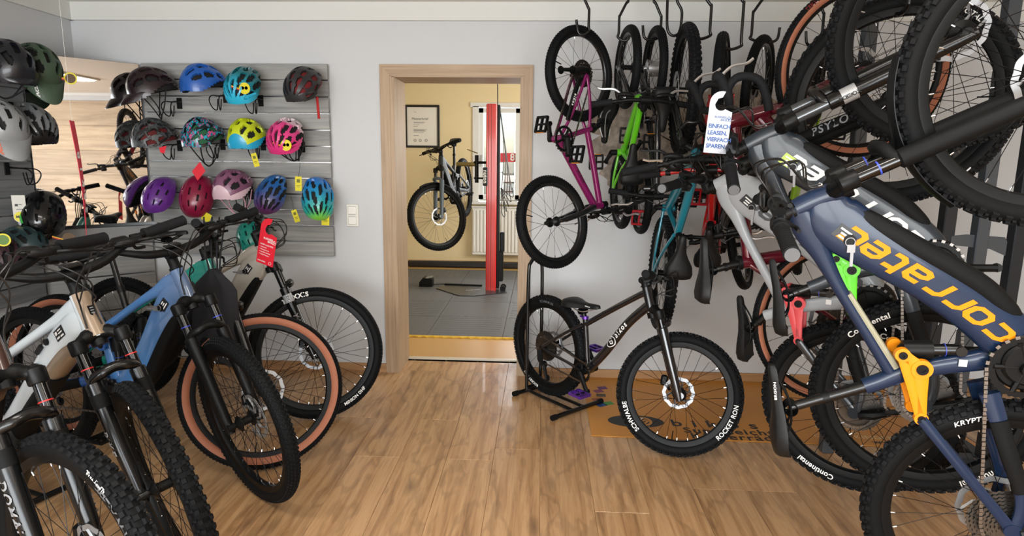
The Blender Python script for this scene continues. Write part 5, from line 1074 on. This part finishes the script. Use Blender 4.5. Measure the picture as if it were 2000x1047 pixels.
for s_, z, sz, x, al in (('BUSINESS', -.048, .0145, .004, 'CENTER'), ('BIKE', -.061, .0145, .016, 'CENTER'), ('UNSER ALLES RIDE', -.082, .010, -.042, 'LEFT'), ('> Anwender', -.096, .0085, -.042, 'LEFT'), ('> Digitalprozesse', -.109, .0085, -.042, 'LEFT'), ('> Attraktive Services', -.122, .0085, -.042, 'LEFT'), ('> Testlauf Support', -.135, .0085, -.042, 'LEFT'), ('businessbike', -.170, .010, -.02, 'CENTER')): text_flat(m, s_, sz, (x, -.0012, z), (1, 0, 0), (0, 0, 1), bold=.02, align=al)
for i in range(3): q = 2*PI*i/3+PI/2; m.lathe([(.0065, -.0015), (.0065, -.001), (.0045, -.001), (.0045, -.0015)], 14, (.042+.0055*math.cos(q), 0, -.058+.0055*math.sin(q)))
m.lathe([(.0085, -.0015), (.0085, -.001), (.0072, -.001), (.0072, -.0015)], 16, (.034, 0, -.170)); m.build('print', WHT, T1, None, False, kind='stuff')
T2 = card('hang_tag', 'white door hanger style tag with blue print on the maroon drop bar', hanger(.078, .163, .0205), .0015, TAGW, face_cam((.604, 2.20, 1.654), .07, -.05))
m = MB()
for i, s_ in enumerate(('EINFACH', 'LEASEN,', 'VIERFACH', 'SPAREN.')): text_flat(m, s_, .0190, (-.034, -.0012, -.073-.0222*i), (1, 0, 0), (0, 0, 1), bold=.02, align='LEFT', spacing=.94)
text_flat(m, 'BUSINESS', .0095, (.003, -.0012, -.042), (1, 0, 0), (0, 0, 1)); text_flat(m, 'BIKE', .0095, (.013, -.0012, -.051), (1, 0, 0), (0, 0, 1))
for i in range(3): q = 2*PI*i/3+PI/2; m.lathe([(.005, -.0015), (.005, -.001), (.0036, -.001), (.0036, -.0015)], 14, (.031+.0042*math.cos(q), 0, -.047+.0042*math.sin(q)))
m.build('print', INK, T2, None, False, kind='stuff')
t = card('price_tag', 'white swing ticket with a round yellow foot on the side board', [(-.031, .0), (.031, .0), (.031, -.115)]+[(.031*math.cos(a), -.122+.031*math.sin(a)) for a in np.linspace(0, -PI, 12)]+[(-.031, -.115)], .0015, mat('ticket_white', '#cfcdc6', .6), face_cam((-2.93, 3.365, 1.235), 0, .5))
m = MB(); m.prism([(.029*math.cos(a), -.121+.029*math.sin(a)) for a in np.linspace(.0, 2*PI, 24)[:-1]], -.0016, -.001); m.build('yellow_spot', YTAG, t, None, False); m = MB(); text_flat(m, 'Mips', .021, (0, -.0022, -.121), (1, 0, 0), (0, 0, 1), bold=.03); m.box((-.012, -.0012, -.055), (.014, .0006, .014)); m.box((.006, -.0012, -.052), (.016, .0006, .003)); m.box((0, -.0012, -.078), (.03, .0006, .003)); m.build('print', mat('print_black', '#151515', .5), t, None, False, kind='stuff')
def badge(label, loc, yaw, ring, ctr):
    t = thing('round_badge', label, 'badge', face_cam(loc, 0, yaw), 'round ribbon badges on helmets'); m = MB(); m.lathe([(.0, -.001), (.034, -.001), (.034, .001), (0, .001)], 28, closed_prof=False); m.build('disc', ring, t); m = MB(); m.lathe([(0, -.0018), (.026, -.0018), (.026, -.001), (0, -.001)], 24, closed_prof=False); m.build('centre', ctr, t)
    for i, c in enumerate(('#15151a', '#c02020', '#e0b020')): m = MB(); m.box((-.055, -.002, -.006+.006*i), (.055, .0012, .006), ((.94, 0, .34), (0, 1, 0), (-.34, 0, .94))); m.build('ribbon', mat('ribbon_'+str(i), c, .6), t, None, False)
    if ctr is YTAG:
        m = MB()
        for x in (-.010, .011): m.lathe([(.010, -.0024), (.010, -.0018), (0, -.0018), (0, -.0024)], 14, (x, 0, .002), closed_prof=False)
        m.build('print', mat('badge_teal', '#2a7f95', .5), t, None, False)
badge('yellow badge with two blue spots on the teal helmet', (-1.795, 3.785, 1.868), 0, YTAG, YTAG); badge('yellow badge with two blue spots on the pink helmet', (-1.558, 3.785, 1.535), 0, YTAG, YTAG)
BRN = mat('badge_brown', '#5a4326', .6); badge('brown badge with yellow edge on the olive visor helmet', (-2.72, 3.585, 1.895), .35, YTAG, BRN); badge('brown badge with yellow edge dangling from the black helmet', (-2.72, 3.44, .985), .35, BRN, BRN); badge('yellow and green badge at the edge of the picture on the side board', (-2.80, 3.09, 1.02), .4, YTAG, mat('badge_green', '#557a2a', .5))
def slip(label, loc, w_, h, tilt, m_=YTAG, mark=True):
    t = card('care_tag', label, [(-w_/2, 0), (w_/2, 0), (w_/2, -h), (-w_/2, -h)], .001, m_, face_cam(loc, tilt), 'tag', 'small care tags under the helmets')
    m = MB(); m.tube([(0, 0, -.004), (.004, .01, .045), (.0, .03, .085)], .0012, 5); m.build('thread', STRAP, t)
    if mark: m = MB(); m.box((0, -.001, -h*.3), (w_*.5, .0008, w_*.5)); m.box((0, -.001, -h*.62), (w_*.6, .0008, .003)); m.box((0, -.001, -h*.72), (w_*.5, .0008, .003)); m.build('print', mat('print_olive', '#6b6a20', .5), t, None, False, kind='stuff')
    return t
slip('yellow card tag under the lime yellow helmet', (-1.80, 3.86, 1.485), .035, .085, -.25); slip('yellow card tag hanging below the pink helmet', (-1.52, 3.86, 1.345), .042, .090, .04); slip('yellow folded tag under the crimson helmet', (-2.115, 3.86, 1.105), .055, .055, .5, mark=False); slip('yellow card tag under the mauve helmet', (-1.90, 3.88, 1.115), .04, .06, .7, mark=False); slip('yellow card tag under the plum helmet', (-1.565, 3.87, 1.135), .035, .08, -.3); slip('yellow card tag under the blue green helmet', (-1.36, 3.87, 1.125), .05, .085, .05)
t = card('care_tag', 'red diamond tag under the brush stroke helmet', [(0, .055), (.042, .005), (.0, -.065), (-.042, -.015)], .001, TAGR, face_cam((-2.150, 3.85, 1.375), .2), 'tag', 'small care tags under the helmets')
t = card('care_tag', 'red leather-like tag at the rim of the camouflage helmet', [(-.02, 0), (.03, .012), (.012, -.035), (-.012, -.03)], .001, TAGR, face_cam((-2.345, 3.80, 1.512), 0), 'tag', 'small care tags under the helmets')
# ------------------------------------------------------------------ red pennant hanging from the ceiling on a thread
t = thing('hanging_pennant', 'narrow red pennant with white letters hanging on a thread before the mirror', 'banner', Matrix.Translation((-2.215, 2.9, 1.62))@Matrix.Rotation(math.radians(113), 4, 'Z')); PRD = mat('pennant_red', '#cf2f45', .55)
m = MB(); n = 14; L_ = [(-.036+.085*(i/n)**1.5, -.55*i/n) for i in range(n+1)]; R_ = [(.036+.014*(i/n), -.55*i/n) for i in range(n+1)]
P_ = L_+R_[::-1]; m.add([(x, .012*math.sin(z*6), z) for x, z in L_]+[(x, .012*math.sin(z*6), z) for x, z in R_]+[(x, .012*math.sin(z*6)+.002, z) for x, z in L_]+[(x, .012*math.sin(z*6)+.002, z) for x, z in R_], [f for i in range(n) for f in ((i, n+1+i, n+2+i, i+1), (2*n+2+i, 2*n+3+i, 3*n+4+i, 3*n+3+i), (i, i+1, 2*n+3+i, 2*n+2+i), (n+1+i, 3*n+3+i, 3*n+4+i, n+2+i))]); m.build('cloth', PRD, t, None, False)
m = MB()
for i, ch in enumerate('BIKES'): V, Fc = text2d(ch, .060, bold=.04); m.add([(x*.9+.006+.012*i, .012*math.sin((-.16-.066*i+y)*6)-.0012, -.16-.066*i+y) for x, y in [(-p[1], p[0]) for p in V]], Fc)
m.box((.006, -.002, -.055), (.03, .001, .03)); m.build('lettering', WHT, t, None, False, kind='stuff')
m = MB(); m.tube([(0, 0, -.005), (0, 0, ZC-1.62)], .0008, 4); m.build('thread', mat('thread_white', '#d8d8d4', .7), t)
# ------------------------------------------------------------------ black drawstring bag on the teal e-bike's handlebar
t = thing('drawstring_bag', 'black drawstring bag hanging from the teal e-bike handlebar', 'bag', Matrix.Translation((-1.545, 2.80, .48))); BAGM = mat('bag_cloth', '#14151a', .85, bump=.25, bscale=14)
m = MB(); S = []; rg = random.Random(4)
for i in range(15):
    f_ = i/14; z = .46*f_; wd = .128*(1-.22*f_)*(1 if f_ < .82 else max(.18, 1-(f_-.82)*4.4))*(.72+.28*min(1, f_*6)); dp = .036*(1-f_*.35)*(1 if f_ > .08 else .6)
    S.append([(wd*math.cos(a)*(1+.035*math.sin(5*a+f_*3))+.018*f_, dp*math.sin(a)*(1+.22*math.sin(7*a+2*f_)), z+.012*math.sin(3*a)*(1-f_)) for a in [2*PI*k/28 for k in range(28)]])
m.loft(S); m.build('pouch', BAGM, t, ang=1.2)
m = MB()
for x0, x1 in ((-.020, -.045), (.0, -.005), (.02, .03), (.03, .06)): m.tube(catmull([(x0+.015, 0, .455), ((x0+x1)/2+.01, .01, .56), (x1, .06, .70)], 4), .004, 5)
m.build('drawstring', BAGM, t)
# ------------------------------------------------------------------ ceiling hooks for the children's bikes
def ceil_hook(label, path, M=Matrix.Identity(4)):
    t = thing('ceiling_hook', label, 'hook', Matrix.Translation((path[0][0], path[0][1], ZC)), 'bent black bike hooks under the ceiling'); o = np.array((path[0][0], path[0][1], ZC))
    m = MB(); m.tube([np.array(p)-o for p in catmull(path, 5)], .0075, 10); m.build('rod', BLK, t); m = MB(); m.lathe([(0, -.012), (.03, -.012), (.03, 0), (0, 0)], 18, closed_prof=False); m.build('flange', BLK, t, Matrix.Rotation(-PI/2, 4, 'X'))
def jhook(x, y, top, rim, dx, end=.055, up=.075):
    """rod from the ceiling with a jog, then round under the rim"""
    return [(x+dx, y, ZC), (x+dx, y, 2.335), (x+dx*.8, y, 2.325), (x+dx*.1, y, 2.262), (x, y, 2.25), (x, y, rim+.045), (x-.004*np.sign(dx), y, rim+.02), (x-np.sign(dx)*end*-.5, y-.005, rim), (x+np.sign(dx)*end, y-.01, rim+.012), (x+np.sign(dx)*(end+.012), y-.012, rim+up)]
ceil_hook('hook carrying the magenta bike by its rear wheel', jhook(.235, 3.50, 0, 2.125, -.045))
ceil_hook('hook carrying the green bike by its front wheel', jhook(.414, 3.66, 0, 2.125, .045))
ceil_hook('hook carrying the drum hub bike by its rear wheel', jhook(.645, 3.66, 0, 2.13, -.045, .09))
ceil_hook('empty U shaped hook hanging between the drum hub bike and the teal bike', [(.653, 3.55, ZC), (.653, 3.55, 2.33), (.658, 3.55, 2.19), (.672, 3.55, 2.145), (.699, 3.55, 2.132), (.725, 3.55, 2.15), (.733, 3.55, 2.20), (.731, 3.55, 2.262), (.702, 3.55, 2.32), (.700, 3.55, ZC)])
ceil_hook('hook carrying the teal bike by its front wheel', jhook(.855, 3.42, 0, 2.09, -.075, .10))
ceil_hook('hook carrying the red bike by its front wheel', jhook(1.0, 3.36, 0, 2.03, -.055, .095))
ceil_hook('hook carrying the second black bike by its rear wheel', jhook(1.112, 3.56, 0, 2.10, .060, .13))
ceil_hook('hook carrying the lime bike by its rear wheel', jhook(1.50, 3.60, 0, 2.09, -.04, .08))
for nm_, x_, y_, rim_ in (('dark blue', 1.265, 1.62, 1.985), ('dark grey', 1.28, 2.08, 2.175), ('light silver', 1.25, 2.37, 1.995), ('maroon drop bar', 1.31, 2.73, 2.155)):
    ceil_hook('hook carrying the %s bike by its front wheel' % nm_, [(x_, y_-.05, ZC), (x_, y_-.05, rim_+.06), (x_, y_-.045, rim_+.01), (x_, y_, rim_-.012), (x_, y_+.045, rim_+.01), (x_, y_+.05, rim_+.05)])
# ------------------------------------------------------------------ orange advertising mat
mt_ = thing('advertising_mat', 'orange floor mat with black lettering under the black standing bike', 'mat', Matrix.Translation((1.32, 3.615, .001))@Matrix.Rotation(math.radians(-.6), 4, 'Z')); OM = mat('mat_orange', '#c48430', .45, bump=.05, bscale=200)
m = MB(); m.bbox((0, 0, .0015), (2.04, .93, .003), .001); m.build('sheet', OM, mt_, None, False)
m = MB(); m.add([(-.755+.158*math.cos(a), -.255+.085*math.sin(a), .0035) for a in np.linspace(0, 2*PI, 40)[:-1]], [tuple(range(39))]); K_ = mat('print_black', '#151515', .5)
for s_, sz, x, y, sp in (('bikos', .125, -.32, -.265, 1.85), ('Superleichte', .095, -.24, -.355, 1.12), ('Kinderräder', .095, -.22, -.425, 1.12), ('www.bikos.de', .060, .66, -.42, 1.1)): text_flat(m, s_, sz, (x, y, .003), (1, 0, 0), (0, 1, 0), bold=.02, spacing=sp)
m.build('print', K_, mt_, None, False, kind='stuff')
m = MB(); V, Fc = stroke([(.04*math.cos(t_)-.71, .05*math.sin(t_)-.255) for t_ in np.linspace(-2.6, 2.6, 20)], .016); m.add([(x, y, .0042) for x, y in V], Fc); V, Fc = stroke([(-.72, -.255), (-.70, -.235), (-.685, -.25), (-.71, -.285)], .014); m.add([(x, y, .0042) for x, y in V], Fc); m.build('emblem', OM, mt_, None, False, kind='stuff')
m = MB()
for s_, y in (('RIDE.GUIDE', -.25), ('FÜR', -.31), ('COOLE KINDER', -.365)): text_flat(m, s_, .055, (.40, y, .003), (1, 0, 0), (0, 1, 0), spacing=1.1)
m.build('print_small', mat('print_cream', '#d9c9a0', .5), mt_, None, False, kind='stuff')
for x, y, c, an in ((-.92, .13, '#4a3a24', .0), (-.93, .20, '#7a2f5a', .5), (-.90, .26, '#5a2a6a', .3), (-.95, .055, '#a0522a', .2), (-.93, -.03, '#274a86', .6), (-.885, .0, '#3f8a3a', .4)):
    m = MB(); m.add([(x+p*math.cos(an)-q*math.sin(an), y+p*math.sin(an)+q*math.cos(an), .0035) for p, q in ((-.03, -.025), (.03, -.025), (.03, .025), (-.03, .025))], [(0, 1, 2, 3)]); m.build('printed_square', mat('print_'+c[1:], c, .5), mt_, None, False)
# ------------------------------------------------------------------ floor stands
def floor_stand(label, M):
    t = thing('bike_stand', label, 'stand', M, 'black tubular floor stands'); m = MB()
    m.tube(catmull([(-.13, -.058, .03), (-.13, -.060, .40), (-.13, -.056, .78), (-.13, -.040, .845), (-.13, 0, .872), (-.13, .040, .845), (-.13, .056, .78), (-.13, .060, .40), (-.13, .058, .03)], 6), .011, 10); m.build('wheel_loop', BLK, t)
    m = MB()
    for x, l, r in ((-.16, -.13, .14), (.26, -.20, .20)): m.tube([(x, l, .016), (x, r, .016)], .0135, 10)
    for y in (-.045, .045): m.tube(catmull([(-.13, y*1.3, .05), (-.08, y, .026), (.26, y, .022)], 4), .010, 8)
    m.tube([(-.13, -.058, .05), (-.13, .058, .05)], .010, 8)
    m.build('base_frame', BLK, t)
    for x, y, s in ((-.16, -.13, -1), (-.16, .14, 1), (.26, -.20, -1), (.26, .20, 1)): m = MB(); m.tube([(x, y-s*.025, .016), (x, y+s*.012, .016)], .016, 12); m.build('rubber_foot', RUB, t)
    return t
aK = math.atan2(-.7321, .6803); floor_stand('tubular floor stand holding the black standing bike', place((.0627, 3.6803, 0), aK))
floor_stand('tubular floor stand showing behind the nearest front wheel', place((-2.36, 2.40, 0), math.radians(-20)))
# ------------------------------------------------------------------ steel wall rack behind the hanging e-bikes
STG = mat('rack_steel', '#4b5158', .45, .4); STD = mat('rack_dark', '#24282d', .5, .3)
t = thing('bike_rack', 'dark steel floor rack with posts and arms behind the hanging e-bikes', 'rack', Matrix.Translation((1.85, 2.95, 0)))
for x, y, m_, h in ((.02, .0, STD, 1.62), (.34, .0, STD, 2.02), (-.36, .12, STG, 2.28), (.16, -.02, STG, 2.28)): q = MB(); q.bbox((x, y, h/2), (.055, .055, h), .004); q.build('post', m_, t, None, False)
q = MB(); q.bbox((.18, 0, .03), (.45, .06, .06), .004); q.bbox((.34, -.05, .03), (.07, .75, .06), .004); q.build('base', STD, t, None, False)
q = MB(); q.bbox((-.02, .02, 1.60), (.22, .12, .012), .003); q.build('top_plate', STD, t, None, False)
for z, L_ in ((1.13, .25),): q = MB(); q.prism([(0.03, z+.012), (.03, z-.03), (.03+L_*.72, z-.045), (.03+L_, z-.075), (.03+L_, z-.01), (.03+L_*.95, z+.01), (.1, z+.02)], -.03, -.024); q.build('arm', STG, t, None, False)
q = MB(); q.tube([(-.36, .12, 2.20), (-.46, .05, 2.30)], .02, 8); q.build('brace', STG, t)
# pavement outside the workshop window carrying the parcel rack
struct('ground', MB().box((-.2, 9.8, -.05), (5, 2.2, .1)), mat('pavement', '#a9a9a6', .9))
